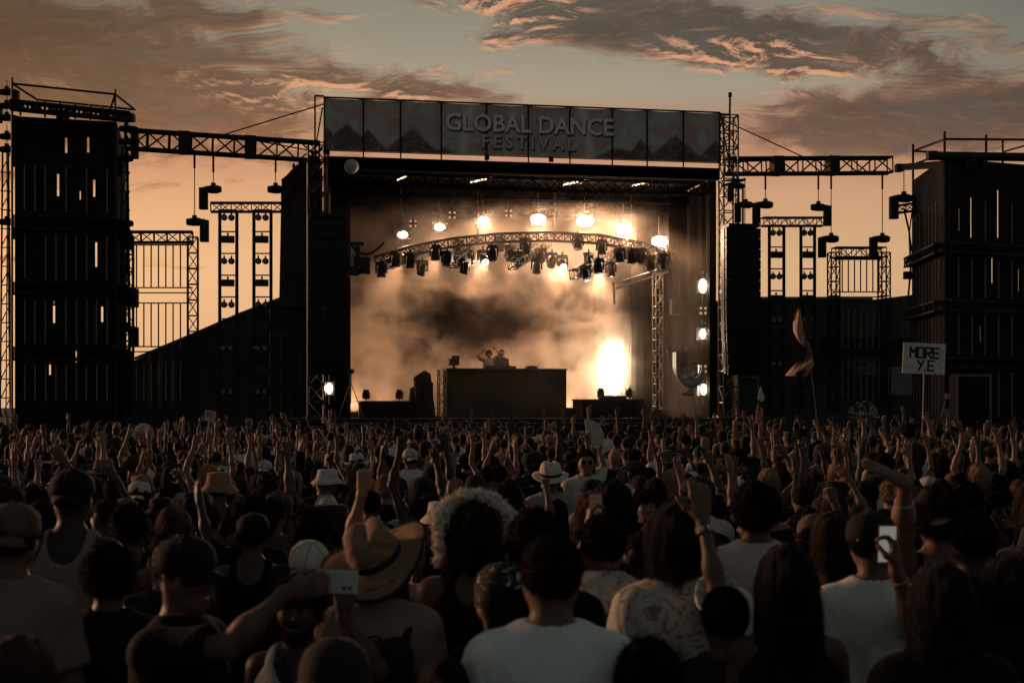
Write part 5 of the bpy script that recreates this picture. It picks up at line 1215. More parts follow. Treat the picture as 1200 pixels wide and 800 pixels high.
def ik(sp, nm, loc, rz, sc, target, pole=(0, 0, -1), g='open', n=(0,1,0), h=None):
    """bend the arm so that the wrist reaches the world point target; n, h: palm normal and hand direction in world axes"""
    s = -1 if nm == 'L' else 1; Rz = np.array(Matrix.Rotation(-rz, 3, 'Z')); tl = Rz@(np.array(target)-np.array(loc))/sc; pl = Rz@np.array(pole, float)
    a = dict(u=(.2,0,1), f=(0,0,1), g=g); 
    for _ in range(5):
        sp[nm] = a; J = skeleton(sp); sh = J['sh'+nm]; v = tl-sh; D = np.linalg.norm(v); D2 = min(D, .535); vd = v/D; l1, l2 = .285, .255
        ca = (l1*l1+D2*D2-l2*l2)/(2*l1*D2); ca = max(-1, min(1, ca)); pp = nrm(pl-vd*(pl@vd)); el = sh+vd*l1*ca+pp*l1*math.sqrt(1-ca*ca); wr = sh+vd*D2
        u = nrm(el-sh); f = nrm(wr-el); a = dict(u=(u[0]*s, u[1], u[2]), f=(f[0]*s, f[1], f[2]), g=g)
        nl = Rz@np.array(n, float); a['n'] = (nl[0]*s, nl[1], nl[2])
        if h is not None: hl = Rz@np.array(h, float); a['h'] = (hl[0]*s, hl[1], hl[2])
    sp[nm] = a; return a
HEROES = []
M['eye_white'] = mat('eye_white', (.5,.47,.43), .3, 0); M['brow'] = mat('brow_hair', (.008,.006,.005), .9, .2); M['lip'] = mat('lip_skin', (.16,.06,.05), .5, .1); M['teeth'] = mat('teeth_enamel', (.6,.57,.5), .3, 0)
def face(body, J, sp, smile=False, beard=False):
    hl = Vector(J['head']); hrot = head_frame(sp).to_euler()
    for s in (-1, 1):
        m = MB(); m.lathe([(.0115*math.sin(math.pi*i/8), -.0115*math.cos(math.pi*i/8)) for i in range(9)], 12, (s*.030, .0765, .010)); e_ = child('eye', mesh_of(m, 'eye', M['eye_white']), body, None, hl, hrot)
        m = MB(); m.lathe([(.0058, 0), (.004, .0015), (0, .002)], 10, (s*.030, .0868, .010), Matrix.Rotation(R(-90), 3, 'X')); child('iris', mesh_of(m, 'iris', M['case']), e_, None)
        m = MB(); m.path([(s*.014, .100, .030), (s*.03, .097, .036), (s*.047, .085, .031)], .0035, 5); child('eyebrow', mesh_of(m, 'eyebrow', M['brow']), body, None, hl, hrot)
    m = MB(); c_ = -.004 if smile else .001; m.path([(-.024, .084, -.058-c_), (-.012, .0955, -.060+c_*.3), (0, .0975, -.060+c_), (.012, .0955, -.060+c_*.3), (.024, .084, -.058-c_)], .0042 if not smile else .006, 6); mo = child('mouth', mesh_of(m, 'mouth', M['lip']), body, None, hl, hrot)
    if smile: m = MB(); m.path([(-.017, .094, -.0605), (0, .1015, -.062), (.017, .094, -.0605)], .0042, 6); child('teeth', mesh_of(m, 'teeth', M['teeth']), mo, None)
    if beard: 
        pr = [Prim('cone', A3(-.05, .03, -.05), A3(-.02, .07, -.098), .026, .022, .03), Prim('cone', A3(.05, .03, -.05), A3(.02, .07, -.098), .026, .022, .03), Prim('cone', A3(-.02, .07, -.098), A3(.02, .07, -.098), .023, .023, .03)]; mu = [Prim('cone', A3(-.022, .096, -.045), A3(.022, .096, -.045), .007, .007, .01)]
        V, Q = mesh_field(lambda p: np.minimum(field(pr, p), field(mu, p))+wob(p, .0015, 1, 200, 1), *bounds(pr+mu, .01), .005); child('beard', np_mesh('beard', V, Q, M['hair_short']), body, (.010,.008,.007), hl, hrot)
def hero(px, pytop, d, label, sp=None, rz=0.0, vx=.008, top='tee', topcol=(.01,.01,.01), skin=(.2,.11,.075), hair='short', haircol=(.008,.006,.005), hat=None, hatcol=(.3,.3,.3), botcol=(.02,.02,.025), hatz=0.0, topmat=None, haton=(0,0,0), arms=(), extra=.0, tvx=.010, shoes=True, seed=0, wrect=30, hatmat=None, fc=None):
    """a person whose head top is seen at (px, pytop) at distance d; arms: dicts for ik with px, py, Y targets"""
    sp = dict(sp or {}); x = (px-HX)*d/F; zt = CZ+(HY-pytop)*d/F; sc = (zt-G(d))/(1.753+extra+{'short': .010, 'fade': .005, 'messy': .02, 'afro': .05, None: 0}.get(hair, .015)+hatz)
    loc = np.array((x, d, G(d)))
    lean = Matrix.Rotation(rz, 3, 'Z') @ Vector((sp.get('lx', 0)*1.15, sp.get('ly', 0)*1.15, 0)); loc[0] -= lean.x*sc; loc[1] -= lean.y*sc
    for a in arms:
        a = dict(a); nm = a.pop('arm'); tx = np.array(P(*a.pop('at'))); ik(sp, nm, loc, rz, sc, tx, **a)
    (V, Q), J = make_body(sp, vx); me = np_mesh('person', V, Q, M['skin']); o = bpy.data.objects.new('person', me); COL.objects.link(o); o.location = loc; o.rotation_euler = (0,0,rz); o.scale = (sc,)*3; o.color = (*skin, 1)
    tm = np_mesh('top', *make_top(sp, J, top, tvx, seed), M['cloth']) if top else None; bt = np_mesh('trousers', *make_trousers(sp, J, vx=.02), M['denim'])
    dress(o, J, sp, tm, topcol, bt, botcol, hair, haircol, hat, hatcol, fine=True, topmat=topmat, haton=haton, topname=TOPNAME.get(top), hatmat=hatmat)
    if shoes:
        for nm in 'LR':
            pr = [q for q in foot_prims(J, .008) if (q.c[0] > 0) == (nm == 'R')]; lo, hi = bounds(pr, .02)
            sv, sq = mesh_field(lambda p: np.maximum(np.maximum(field(pr, p), .005-p[:, 2]), p[:, 2]-.12), lo, hi, .014); child('shoe', np_mesh('shoe', sv, sq, M['denim']), o, (.03,.03,.03))
    if fc: face(o, J, sp, **fc)
    tag(o, label, 'person'); HEROES.append((x, d, px, pytop, wrect)); 
    def W(v): return Vector(loc)+Matrix.Rotation(rz, 3, 'Z') @ (Vector(v)*sc)
    return o, J, W, sc
COLS = [('black', (.006,.006,.0065), 38), ('charcoal', (.02,.019,.018), 16), ('white', (.62,.59,.53), 12), ('grey', (.16,.15,.14), 7), ('dark red', (.06,.019,.016), 6), ('navy', (.012,.015,.022), 8), ('tan', (.26,.17,.11), 6), ('olive', (.06,.06,.03), 4), ('brown', (.09,.05,.033), 5), ('pale blue', (.22,.28,.30), 3)]
SKN = [(.27,.135,.082), (.21,.105,.065), (.155,.076,.048), (.11,.055,.036), (.065,.033,.022), (.035,.018,.013)]
HRC = [((.008,.006,.005), 'black', 9), ((.02,.012,.009), 'dark', 6), ((.06,.033,.02), 'brown', 2), ((.25,.16,.085), 'blond', 1)]
POS = []
# ================================================================= the people one can tell apart near the camera
def phone(c, rz, tilt, label, col=(.02,.02,.02), land=False, screen=None, lens=True):
    e0 = empty('phone', c, label, 'phone', rot=(tilt, R(90) if land else 0, rz))
    m = MB(); m.box((0, 0, 0), (.074, .008, .152)); body = local('phone_body', m, mat('phone_shell', col, .35, .05), e0)
    md = body.modifiers.new('bevel', 'BEVEL'); md.width = .003; md.segments = 2
    if screen: m = MB(); m.box((0, -.0052, 0), (.066, .002, .140)); local('screen', m, screen, e0)
    else:
        for k in range(2): m = MB(); m.lathe([(0, .003), (.007, .002), (.008, 0)], 10, (.018, -.004, .05-.02*k), Matrix.Rotation(R(90), 3, 'X')); local('camera_lens', m, M['glass'], e0)
    return e0
M['screen'] = mat('lit_screen', (.1,.1,.1), .2, 0, emis=(.62,.58,.50), estr=.30)
M['screen_dark'] = mat('dim_screen', (.02,.02,.02), .15, 0, emis=(.30,.16,.10), estr=.12)
def backpack(W, rz, sc, label, straps=True, patch=False):
    c = W((0, -.20, 1.17)); e0 = empty('backpack', c, label, 'backpack', rot=(0,0,rz))
    pr = [Prim('cone', A3(x, y, z), A3(x, y, -z), .055, .055, .05) for x in (-.085, .085) for y, z in ((.0, .15),)]+[Prim('cone', A3(-.08, 0, z), A3(.08, 0, z), .06, .06, .05) for z in (-.15, -.05, .05, .15)]+[Prim('cone', A3(-.05, -.05, -.08), A3(.05, -.05, -.08), .045, .045, .02)]
    V, Q = mesh_field(lambda p: field(pr, p)+wob(p, .003, 2, 30, 1), *bounds(pr, .02), .009); V = V*sc; o = bpy.data.objects.new('bag', np_mesh('bag', V, Q, M['bagcloth'])); COL.objects.link(o); o.parent = e0
    if straps:
        for s in (-1, 1):
            pts = [(s*.10, .04, .14), (s*.115, .09, .235), (s*.115, .17, .275), (s*.12, .27, .245), (s*.125, .34, .10), (s*.13, .33, -.05)]
            m = MB(); vs = []
            for (x, y, z) in pts:
                for dx in (-.024, .024):
                    for dy in (0, .008): vs.append((Vector((x+dx, y, z+dy))*sc))
            fs = []
            for i in range(len(pts)-1): k = i*4; fs += [(k, k+2, k+6, k+4), (k+1, k+5, k+7, k+3), (k, k+4, k+5, k+1), (k+2, k+3, k+7, k+6)]
            m.add(vs, fs); m.smooth = True; o = m.build('strap', M['bagcloth'], e0, origin=(0,0,0)); o.location = (0,0,0)
    m = MB(); pts = [Vector((.035*math.cos(a), -.0, .195+.03*math.sin(a)))*sc for a in [math.pi*i/8 for i in range(9)]]; m.path(pts, .006, 6); local('handle', m, M['bagcloth'], e0)
    if patch: m = MB(); m.box(Vector((0.01, -.098, -.045))*sc, (.05, .004, .016)); local('patch', m, mat('red_patch', (.22,.07,.05), .7, .1), e0); m = MB(); m.path([Vector((.06*math.cos(a), -.062, .07+.02*math.sin(a)))*sc for a in [math.pi+math.pi*i/8 for i in range(9)]], .003, 4); local('zip', m, M['slat'], e0)
M['bagcloth'] = mat('bag_cloth', (.012,.012,.013), .8, .3, 6, bump=.3)
def bracelet(W, J, nm, label, col, t=.06, r=.034, th=.006):
    wr = J['wr'+nm]; el = J['el'+nm]; d = nrm(wr-el); c = W(wr-d*t); d2 = Vector(W(wr)-W(wr-d*.1)).normalized()
    m = MB(); m.lathe([(r-th, -.006), (r, -.006), (r+.001, .006), (r-th, .007)], 18); o = m.build('bracelet', mat('bracelet_band', col, .5, .3, 40), smooth=True); o.location = c; o.rotation_euler = d2.to_track_quat('Z', 'Y').to_euler(); tag(o, label, 'bracelet')
SK1, SK2, SK3, SK4 = (.20,.105,.068), (.14,.072,.046), (.085,.043,.029), (.038,.02,.014)
BLK = (.005,.005,.0055); H1 = (.008,.006,.005); H2 = (.03,.017,.011)
hero(646, 628, 4.1, 'short haired man in plain white t-shirt, back turned, largest at bottom centre', dict(b=1.10, lx=.0), vx=.007, top='tee', topcol=(.80,.80,.74), skin=SK2, tvx=.007, seed=3, wrect=42)
o, J, W, sc = hero(444, 626, 5.2, 'person in a wide straw cowboy hat and tan tee with a black backpack', dict(hp=.38, hr=-.30, b=.98), top='tee', topcol=(.33,.23,.175), skin=SK2, hair='fade', hat=['straw', 'scarf'], hatcol=(.012,.012,.012), seed=5, haton=(.05, -.06, 0), wrect=48)
backpack(W, 0, sc, 'black backpack with a small red patch under the straw cowboy hat', patch=True)
o, J, W, sc = hero(556, 590, 5.8, 'bare-backed person wearing a fluffy white fur trimmed hood over dark dreads', dict(b=1.06), top='tank', topcol=BLK, skin=(.13,.068,.046), hair='dreads', haircol=(.02,.013,.01), seed=7, wrect=50)
f_ = child('fur_trim', fur_mesh(), o, (.78,.68,.57), tuple(J['head']), (R(-8), 0, R(4))); f_.scale = (.88, .9, .86)
hero(590, 668, 4.75, 'woman with flower printed scarf on dark hair, face turned left by white t-shirt man', dict(fem=1, b=.92, hy=.9, hp=-.1), top='tee', topcol=BLK, skin=SK1, hair='bob', hat='beanie', hatmat=M['floral'], seed=8, wrect=30)
hero(628, 600, 5.1, 'tall man with round dark hair, partly hidden behind the white t-shirt man', dict(), top='tee', topcol=BLK, skin=SK3, hair='messy', seed=9)
o, J, W, sc = hero(707, 604, 5.5, 'man with cropped dark hair in a printed white hooded shirt and black backpack', dict(b=1.02), top='hoodie', topmat=M['whiteprint'], skin=SK2, hair='short', seed=10, tvx=.009, wrect=28)
backpack(W, 0, sc, 'black backpack over the printed white hooded shirt')
o, J, W, sc = hero(790, 594, 5.2, 'woman with long dark hair and printed white blouse raising her right wrist with a watch', dict(fem=1, b=.93), top='drape', topmat=M['whiteprint'], skin=SK2, hair='bob', arms=[dict(arm='R', at=(824, 612, 5.0), g='relax', pole=(.15, -.6, -1), n=(0, 1, 0), h=(-.1, .1, 1))], seed=11, wrect=30)
wr = J['wrR']; d_ = Vector(W(wr)-W(J['elR'])).normalized(); e0 = empty('wristwatch', Vector(W(wr))-d_*.03, 'dark wristwatch with two pale dials on the raised wrist right of centre', 'watch', rot=d_.to_track_quat('Z', 'Y').to_euler())
m = MB(); m.lathe([(.030, -.012), (.036, -.012), (.036, .012), (.030, .012)], 18); local('watch_strap', m, M['case'], e0)
q_ = e0.rotation_euler.to_matrix().inverted() @ Vector((0, -1, 0)); ang = math.atan2(q_.y, q_.x)
for s in (-.45, .45):
    m = MB(); m.lathe([(0, .006), (.011, .005), (.013, 0)], 14, (.036*math.cos(ang+s), .036*math.sin(ang+s), 0), Vector((math.cos(ang+s), math.sin(ang+s), 0)).to_track_quat('Z', 'Y').to_matrix()); local('dial', m, mat('pale_dial', (.55,.5,.42), .3, .1), e0)
hero(886, 568, 6.7, 'man with bushy dark hair in a pale collared shirt, right of the raised wristwatch', dict(b=1.05), top='tee', topcol=(.52,.50,.44), skin=SK3, hair='messy', seed=12, wrect=26)
hero(922, 640, 4.6, 'woman with long straight black hair and bare left shoulder in black, lower right of centre', dict(fem=1, b=.98), top='tank', topcol=BLK, skin=SK3, hair='long', seed=13, wrect=34)
o, J, W, sc = hero(1022, 600, 5.6, 'man in a dark cap and white t-shirt filming with a phone', dict(hy=-.55, b=1.04), top='tee', topcol=(.78,.74,.66), skin=SK2, hair='fade', hat='cap', hatcol=(.012,.011,.011), arms=[dict(arm='R', at=(1050, 668, 5.25), g='hold', pole=(.4, .2, -1), n=(-.9, .2, .1), h=(-.05, .2, 1))], seed=14, hatz=.02, wrect=32)
phone(Vector(W(J['wrR']))+Vector((-.03, .02, .10)), .1, R(8), 'black phone with bright screen held up by the man in cap and white tee', screen=M['screen'])
bracelet(W, J, 'R', 'thin orange bracelet on the wrist holding up the bright phone', (.3,.12,.06), t=.05)
hero(1104, 662, 4.15, 'woman with very long black hair and black clothes, bottom right of the picture', dict(fem=1, b=1.08), top='long', topcol=(.006,.006,.006), skin=SK2, hair='long', seed=15, wrect=48)
o, J, W, sc = hero(1100, 566, 6.0, 'tall dark figure in a cap stretching a bare left arm high with hand bent over', dict(b=1.05), top='tank', topcol=BLK, skin=SK1, hair='messy', hat='cap_back', hatcol=(.03,.024,.02), arms=[dict(arm='L', at=(1060, 566, 5.6), g='spread', pole=(.0, -.3, -1), n=(.2, .3, -1), h=(-1, .15, .55))], seed=16, hatz=.02, wrect=28)
bracelet(W, J, 'L', 'pale bracelet round the tall raised bare arm on the right', (.30,.32,.30), t=.10, r=.040)
o, J, W, sc = hero(214, 628, 4.6, 'smiling man in black cap and black tee, arm stretched right for a selfie', dict(b=1.05, hy=-.30), rz=-1.85, vx=.007, top='tee', topcol=(.006,.006,.006), skin=SK2, hair='fade', hat='cap', hatcol=(.008,.008,.008), arms=[dict(arm='R', at=(336, 694, 4.35), g='hold', pole=(-.2, -.4, -1), n=(.1, .9, .1), h=(.95, -.1, .25))], seed=17, hatz=.02, wrect=40, fc=dict(smile=True))
phone(Vector(W(J['wrR']))+Vector((.150, .035, .03)), -.12, R(4), 'white phone held sideways at the end of the selfie arm', col=(.55,.56,.52), land=True)
o, J, W, sc = hero(350, 676, 4.95, 'person facing the camera under the white phone, white tank top with a dark strap', dict(b=.98, hy=.25, fem=.3), rz=math.pi-.2, top='tank', topcol=(.55,.54,.48), skin=SK3, hair='messy', hat='headband', hatcol=(.01,.01,.01), arms=[dict(arm='L', at=(402, 722, 4.75), g='fist', pole=(.6, 0, -1), n=(0, 1, 0), h=(0, 0, 1))], seed=18, wrect=30, fc=dict(beard=True))
m = MB(); pts = [(-.15, .12, 1.05), (-.09, .145, 1.2), (-.02, .13, 1.32), (.06, .07, 1.445), (.1, -.03, 1.46), (.1, -.12, 1.36)]
vs = [];
for p in pts:
    q = W((p[0]*-1 if False else p[0], p[1], p[2]))
    for dx in (-.018, .018):
        for dy in (0, -.012): vs.append(q+Vector((dx, dy, dx*.3)))
fs = [f for i in range(len(pts)-1) for k in [i*4] for f in ((k, k+2, k+6, k+4), (k+1, k+5, k+7, k+3), (k, k+4, k+5, k+1), (k+2, k+3, k+7, k+6))]
m.add(vs, fs); o = m.build('bag_strap', M['bagcloth']); tag(o, 'black bag strap across the white tank top under the selfie phone', 'strap'); center(o)
hero(84, 550, 6.8, 'person in a beige tank top and black cap, seen from behind near the left edge', dict(b=1.05), top='tank', topcol=(.25,.185,.15), skin=SK4, hair='fade', hat='cap_back', hatcol=(.008,.008,.008), seed=19, hatz=.02, wrect=24)
hero(14, 588, 5.2, 'person in a brown cap and faded tan tee cut by the left edge', dict(b=1.0), top='tee', topcol=(.22,.155,.13), skin=SK2, hair='short', hat='cap_back', hatcol=(.11,.065,.045), seed=20, hatz=.02)
hero(20, 750, 3.45, 'brown haired head and shoulders lowest in the left corner', dict(fem=1), top='tee', topcol=(.05,.035,.03), skin=SK2, hair='bob', haircol=(.05,.028,.02), seed=21)
hero(392, 764, 3.4, 'head in a black beanie peeping in at the bottom edge', dict(), top='tee', topcol=BLK, skin=SK2, hair='fade', hat='beanie', hatcol=(.02,.017,.016), seed=22)
o, J, W, sc = hero(452, 616, 6.7, 'person behind the straw hat pointing one bare left arm straight up', dict(fem=.5), top='tank', topcol=(.05,.035,.03), skin=(.34,.17,.10), hair='short', arms=[dict(arm='L', at=(424, 578, 6.5), g='point', pole=(-.8, 0, -1), n=(0, 1, 0), h=(.15, 0, 1))], seed=23, wrect=5)
hero(434, 576, 11.4, 'round dark head with a pale scarf knotted round the neck, behind the straw hat', dict(), top='tee', topcol=BLK, skin=SK2, hair='short', hat='scarf', hatcol=(.42,.42,.38), seed=24, vx=.01, tvx=.014)
hero(516, 586, 9.8, 'person in a white bucket hat with bare shoulders, beside the white fur hood', dict(fem=1, b=.94, hy=.4), top='crop', topcol=BLK, skin=(.30,.155,.095), hair='long', hat='bucket', hatcol=(.55,.50,.43), seed=25, vx=.01, tvx=.014, hatz=.015)
hero(645, 545, 13.5, 'person in a cream fedora with a black band in the middle of the crowd', dict(hp=.25), top='tee', topcol=(.30,.27,.24), skin=SK2, hair='short', hat='fedora', hatcol=(.62,.54,.44), seed=26, vx=.012, tvx=.016, wrect=20)
hero(383, 549, 14.5, 'man in a white bucket hat shown in profile, facing right', dict(), rz=-1.35, top='tee', topcol=(.5,.48,.42), skin=SK1, hair='short', hat='bucket', hatcol=(.60,.56,.48), seed=27, vx=.01, tvx=.016, hatz=.015, wrect=20)
hero(360, 632, 6.3, 'person in a white cap worn backwards above the selfie arm', dict(fem=.6, hp=.3, hr=.2), top='tee', topcol=(.012,.011,.011), skin=SK2, hair='short', hat='cap_back', hatcol=(.58,.54,.47), seed=28, hatz=.02, wrect=30)
hero(757, 576, 11.2, 'young man looking back at the camera, white sleeve beside his dark curly hair', dict(hy=-.1), rz=math.pi+.15, top='tee', topcol=BLK, skin=(.34,.18,.115), hair='messy', seed=29, vx=.009, tvx=.014, wrect=18, fc=dict())
o, J, W, sc = hero(717, 566, 7.4, 'woman with long dark hair lifting a phone, centre right', dict(fem=1, hy=.2), top='tee', topcol=BLK, skin=SK1, hair='longwave', arms=[dict(arm='L', at=(690, 622, 7.0), g='hold', pole=(-.4, 0, -1), n=(.9, .2, 0), h=(.1, .1, 1))], seed=30, vx=.009, tvx=.014, wrect=22)
phone(Vector(W(J['wrL']))+Vector((.035, .02, .12)), 0, R(6), 'dark phone held upright by the woman with long hair, centre right', screen=M['screen_dark'])
hero(1172, 578, 10.2, 'smiling person in dark glasses facing the camera near the right edge', dict(), rz=math.pi-.1, top='tee', topcol=BLK, skin=(.20,.10,.07), hair='messy', hat='glasses', hatcol=(.02,.02,.02), seed=31, vx=.009, tvx=.014, wrect=18, fc=dict(smile=True))
hero(168, 497, 23, 'person with a big white curly wig facing the camera, far left rows', dict(), rz=math.pi, top='tee', topcol=BLK, skin=(.36,.17,.10), hair='wig', haircol=(.62,.58,.50), seed=32, vx=.014, tvx=.02, extra=.05, wrect=14)
hero(687, 527, 15, 'man in sunglasses facing the camera below the open white fan', dict(), rz=math.pi, top='tee', topcol=(.5,.47,.42), skin=(.27,.14,.09), hair='short', hat='glasses', hatcol=(.01,.01,.01), seed=33, vx=.012, tvx=.018, wrect=18, fc=dict())
hero(1140, 600, 5.6, 'large dark haired figure in black behind the woman with very long hair', dict(b=1.1), top='tee', topcol=BLK, skin=SK4, hair='short', seed=34, wrect=20)
hero(1182, 655, 4.7, 'figure in a black hoodie close to the right edge', dict(b=1.08), top='hoodie', topcol=(.007,.007,.007), skin=SK4, hair='long', seed=35)
hero(128, 640, 5.4, 'dark haired person in black between the tan tee and the selfie man', dict(b=1.0), top='tee', topcol=(.007,.007,.007), skin=SK3, hair='messy', seed=36, wrect=24)
hero(296, 600, 7.8, 'person in a black cap with bare shoulders left of the white cap', dict(b=1.0), top='tank', topcol=BLK, skin=(.13,.068,.046), hair='short', hat='cap', hatcol=(.01,.01,.01), seed=37, hatz=.02, wrect=24)
hero(850, 690, 4.7, 'dark haired person in a dark grey tee in front of the pale collared shirt', dict(b=1.0, lx=.02), top='tee', topcol=(.02,.019,.018), skin=SK3, hair='short', seed=38)
hero(760, 752, 3.9, 'dark curly head at the bottom edge right of the white t-shirt', dict(b=.95), top='tee', topcol=BLK, skin=SK3, hair='messy', seed=39)
hero(520, 770, 4.0, 'short person in black at the bottom edge left of the white t-shirt', dict(b=.9, fem=1), top='tee', topcol=BLK, skin=SK3, hair='pony', seed=40)
# ================================================================= performers and the things held up out of the crowd
o, J, W, sc = hero(588, 415, 48.4, 'performer in a dark top standing behind the booth, right one', dict(lx=0), rz=math.pi, top='tee', topcol=(.012,.011,.011), skin=SK2, hair='short', seed=50, vx=.018, tvx=.025, shoes=False)
o2, J2, W2, sc2 = hero(573, 416, 48.4, 'performer with both hands on the head behind the booth, left one', dict(fem=.5, R=arm((.7,.1,.35), (-.8,.2,.75), 'relax'), L=arm((.6,.1,.45), (-.7,.2,.9), 'relax')), rz=math.pi, top='tee', topcol=(.08,.075,.07), skin=SK2, hair='messy', seed=51, vx=.018, tvx=.025, shoes=False)
for o_, py in ((o, 411), (o2, 412)):
    zt = CZ+(HY-py)*48.4/F; k_ = (zt-DJZ)/(1.753+.015); o_.scale = (k_,)*3; o_.location.z = DJZ+.045; 
    pxw = o_.location.x
def holder(target, pose, label, rz=0.0, top='tee', cc=(.03,.028,.027), sk=SK1, hair='short', nm='R'):
    """a person whose hand is at the world point target"""
    t = template(pose); J = t['J']; w_ = J['wr'+nm]+J['hd'+nm]*.07; sc = (target.z-G(target.y))/w_[2]; Rz = Matrix.Rotation(rz, 3, 'Z'); q = Rz @ Vector((w_[0]*sc, w_[1]*sc, 0))
    POS.append((target.x-q.x, target.y-q.y)); return put(pose, target.x-q.x, target.y-q.y, rz, sc, sk, top, cc, (.02,.02,.025), hair, HRC[0][0], None, (.1,.1,.1), label, None)
def pole_down(px, py, Y): p = P(px, py, Y); return p
# --- handmade sign
Y = 20.5; e0 = empty('handmade_sign', P(1082, 438, Y), 'white handmade board on a stick reading MORE Y.E over the right crowd', 'sign', rot=(0, R(2.5), -.05))
bw_, bh_ = 49*Y/F, 36*Y/F
m = MB(); m.box((0, 0, bh_/2), (bw_, .012, bh_)); local('board', m, mat('foam_board', (.82,.77,.66), .8, .14, 5), e0)
m = MB(); m.tube((.01, .02, bh_*.8), (.03, .02, -.9), .009); local('stick', m, mat('pale_stick', (.40,.36,.30), .6, .1), e0)
inkm = mat('marker_ink', (.05,.03,.025), .8, .2, 30)
def blocky(word, x0, z0, h, w, gap, th):
    G_ = {'M': [((0,0),(0,1)), ((0,1),(.5,.5)), ((.5,.5),(1,1)), ((1,1),(1,0))], 'O': [((0,0),(0,1)), ((0,1),(1,1)), ((1,1),(1,0)), ((1,0),(0,0))], 'R': [((0,0),(0,1)), ((0,1),(1,1)), ((1,1),(1,.5)), ((1,.5),(0,.5)), ((.35,.5),(1,0))],
          'E': [((0,0),(0,1)), ((0,1),(1,1)), ((0,.5),(.85,.5)), ((0,0),(1,0))], 'Y': [((0,1),(.5,.5)), ((1,1),(.2,0))], '.': [((0,0),(.02,.0))]}
    x = x0
    for ch in word:
        ww = w if ch != '.' else th*.6; m = MB()
        for (a, b) in G_[ch]:
            a3 = Vector((x+a[0]*ww, 0, z0+a[1]*h)); b3 = Vector((x+b[0]*ww, 0, z0+b[1]*h)); d = b3-a3; L_ = max(d.length, .001); an = math.atan2(d.z, d.x)
            m.box((a3+b3)/2+Vector((0, -.0085-.0006*len(m.v)/8, 0)), (L_+th*.8, .003, th), rot=Matrix.Rotation(-an, 3, 'Y'))
        local('letter', m, inkm, e0); x += ww+gap
blocky('MORE', -.205, .245, .145, .082, .030, .029)
blocky('Y.E', -.09, .055, .145, .085, .026, .028)
for i in range(14):
    rr = random.Random(i*7+1); m = MB(); x_, z_ = rr.choice([(rr.uniform(-.28, .28), rr.choice((.02, .42))), (rr.choice((-.26, .24)), rr.uniform(.05, .4)), (rr.choice((-.2, .2)), .1+.08*rr.random())]); m.lathe([(.009, 0), (.009, .002), (0, .002)], 7, (x_, -.0065, z_), Matrix.Rotation(R(90), 3, 'X')); local('pen_mark', m, inkm, e0)
holder(P(1083, 438, Y)+Vector((.03, .0, -.62)), 'fist', 'person in charcoal tee gripping the stick of the handmade sign')
# --- tall flag
Y = 24.0; e0 = empty('tall_flag', P(955, 478, Y), 'twisted narrow orange and dark flag on a bent pole above the right crowd', 'flag')
pts = [P(958, 505, Y), P(955, 470, Y), P(950, 430, Y), P(943, 395, Y), P(934, 361, Y)]
m = MB(); m.path(pts, .012, 5); m.build('flag_pole', M['slat'], e0)
rows = [(360, 934, 937), (368, 932, 938), (378, 929.5, 940), (388, 930, 942), (396, 934, 945), (402, 938, 948), (408, 939, 950), (414, 942, 952), (420, 940, 954), (426, 932, 953), (433, 926, 948), (440, 920, 944)]
vs = []; fs = []; n = 6
for j, (py, a_, c_) in enumerate(rows):
    for i in range(n+1): t = i/n; vs.append(P(a_+(c_-a_)*t, py+(3*t if j > 7 else 0), Y+.10*math.sin(t*5+j*.8)))
for j in range(len(rows)-1):
    for i in range(n): k = j*(n+1)+i; fs.append((k, k+1, k+n+2, k+n+1))
m = MB(); m.add(vs, fs); m.smooth = True
o = m.build('flag_cloth', print_mat('flag_print', (.50,.25,.14), (.03,.022,.02), 1.6, .53, (.40,.42,.40)), e0); md = o.modifiers.new('solid', 'SOLIDIFY'); md.thickness = .006
holder(P(956.5, 488, Y)+Vector((0, 0, -.1)), 'fist', 'person in a black tee holding up the bent flag pole', cc=(.012,.012,.012))
# --- white totem
Y = 25.0; e0 = empty('crescent_totem', P(810, 470, Y), 'white crescent shaped totem with a ring on a long white pole', 'totem', rot=(0,0,0)); TW = mat('totem_white', (.34,.35,.33), .6, .2, 12)
m = MB(); m.path([P(818, 500, Y), P(814, 478, Y), P(810, 452, Y)], .022, 6); m.build('pole', TW, e0)
m = MB(); pts = [P(809+15*math.cos(a), 431+19*math.sin(a), Y) for a in [math.pi*(1-i/14) for i in range(15)]]
for i in range(14): r0 = .03+.045*math.sin(math.pi*i/14); r1_ = .03+.045*math.sin(math.pi*(i+1)/14); m.tube(pts[i], pts[i+1], r0, 8, r1_)
m.build('crescent', TW, e0)
m = MB(); pts = [P(809+6.5*math.cos(a), 436+5.5*math.sin(a), Y-.02) for a in [2*math.pi*i/14 for i in range(15)]]; m.path(pts, .018, 6); m.build('ring', TW, e0)
m = MB(); m.path([P(803, 447, Y), P(809, 441, Y), P(815, 447, Y)], .03, 6); m.path([P(809, 441, Y), P(808, 456, Y), P(804, 462, Y)], .035, 6); m.path([P(806, 452, Y), P(818, 450, Y)], .025, 6); m.build('figure', TW, e0)
m = MB(); m.path([P(799, 462, Y-.05), P(806, 461, Y-.05), P(812, 463, Y-.05)], .035, 6); m.build('orange_tassel', mat('orange_tassel', (.5,.2,.1), .7, .2), e0)
holder(P(816, 490, Y), 'up_open', 'person in a navy tee holding up the white crescent totem', cc=(.018,.024,.045))
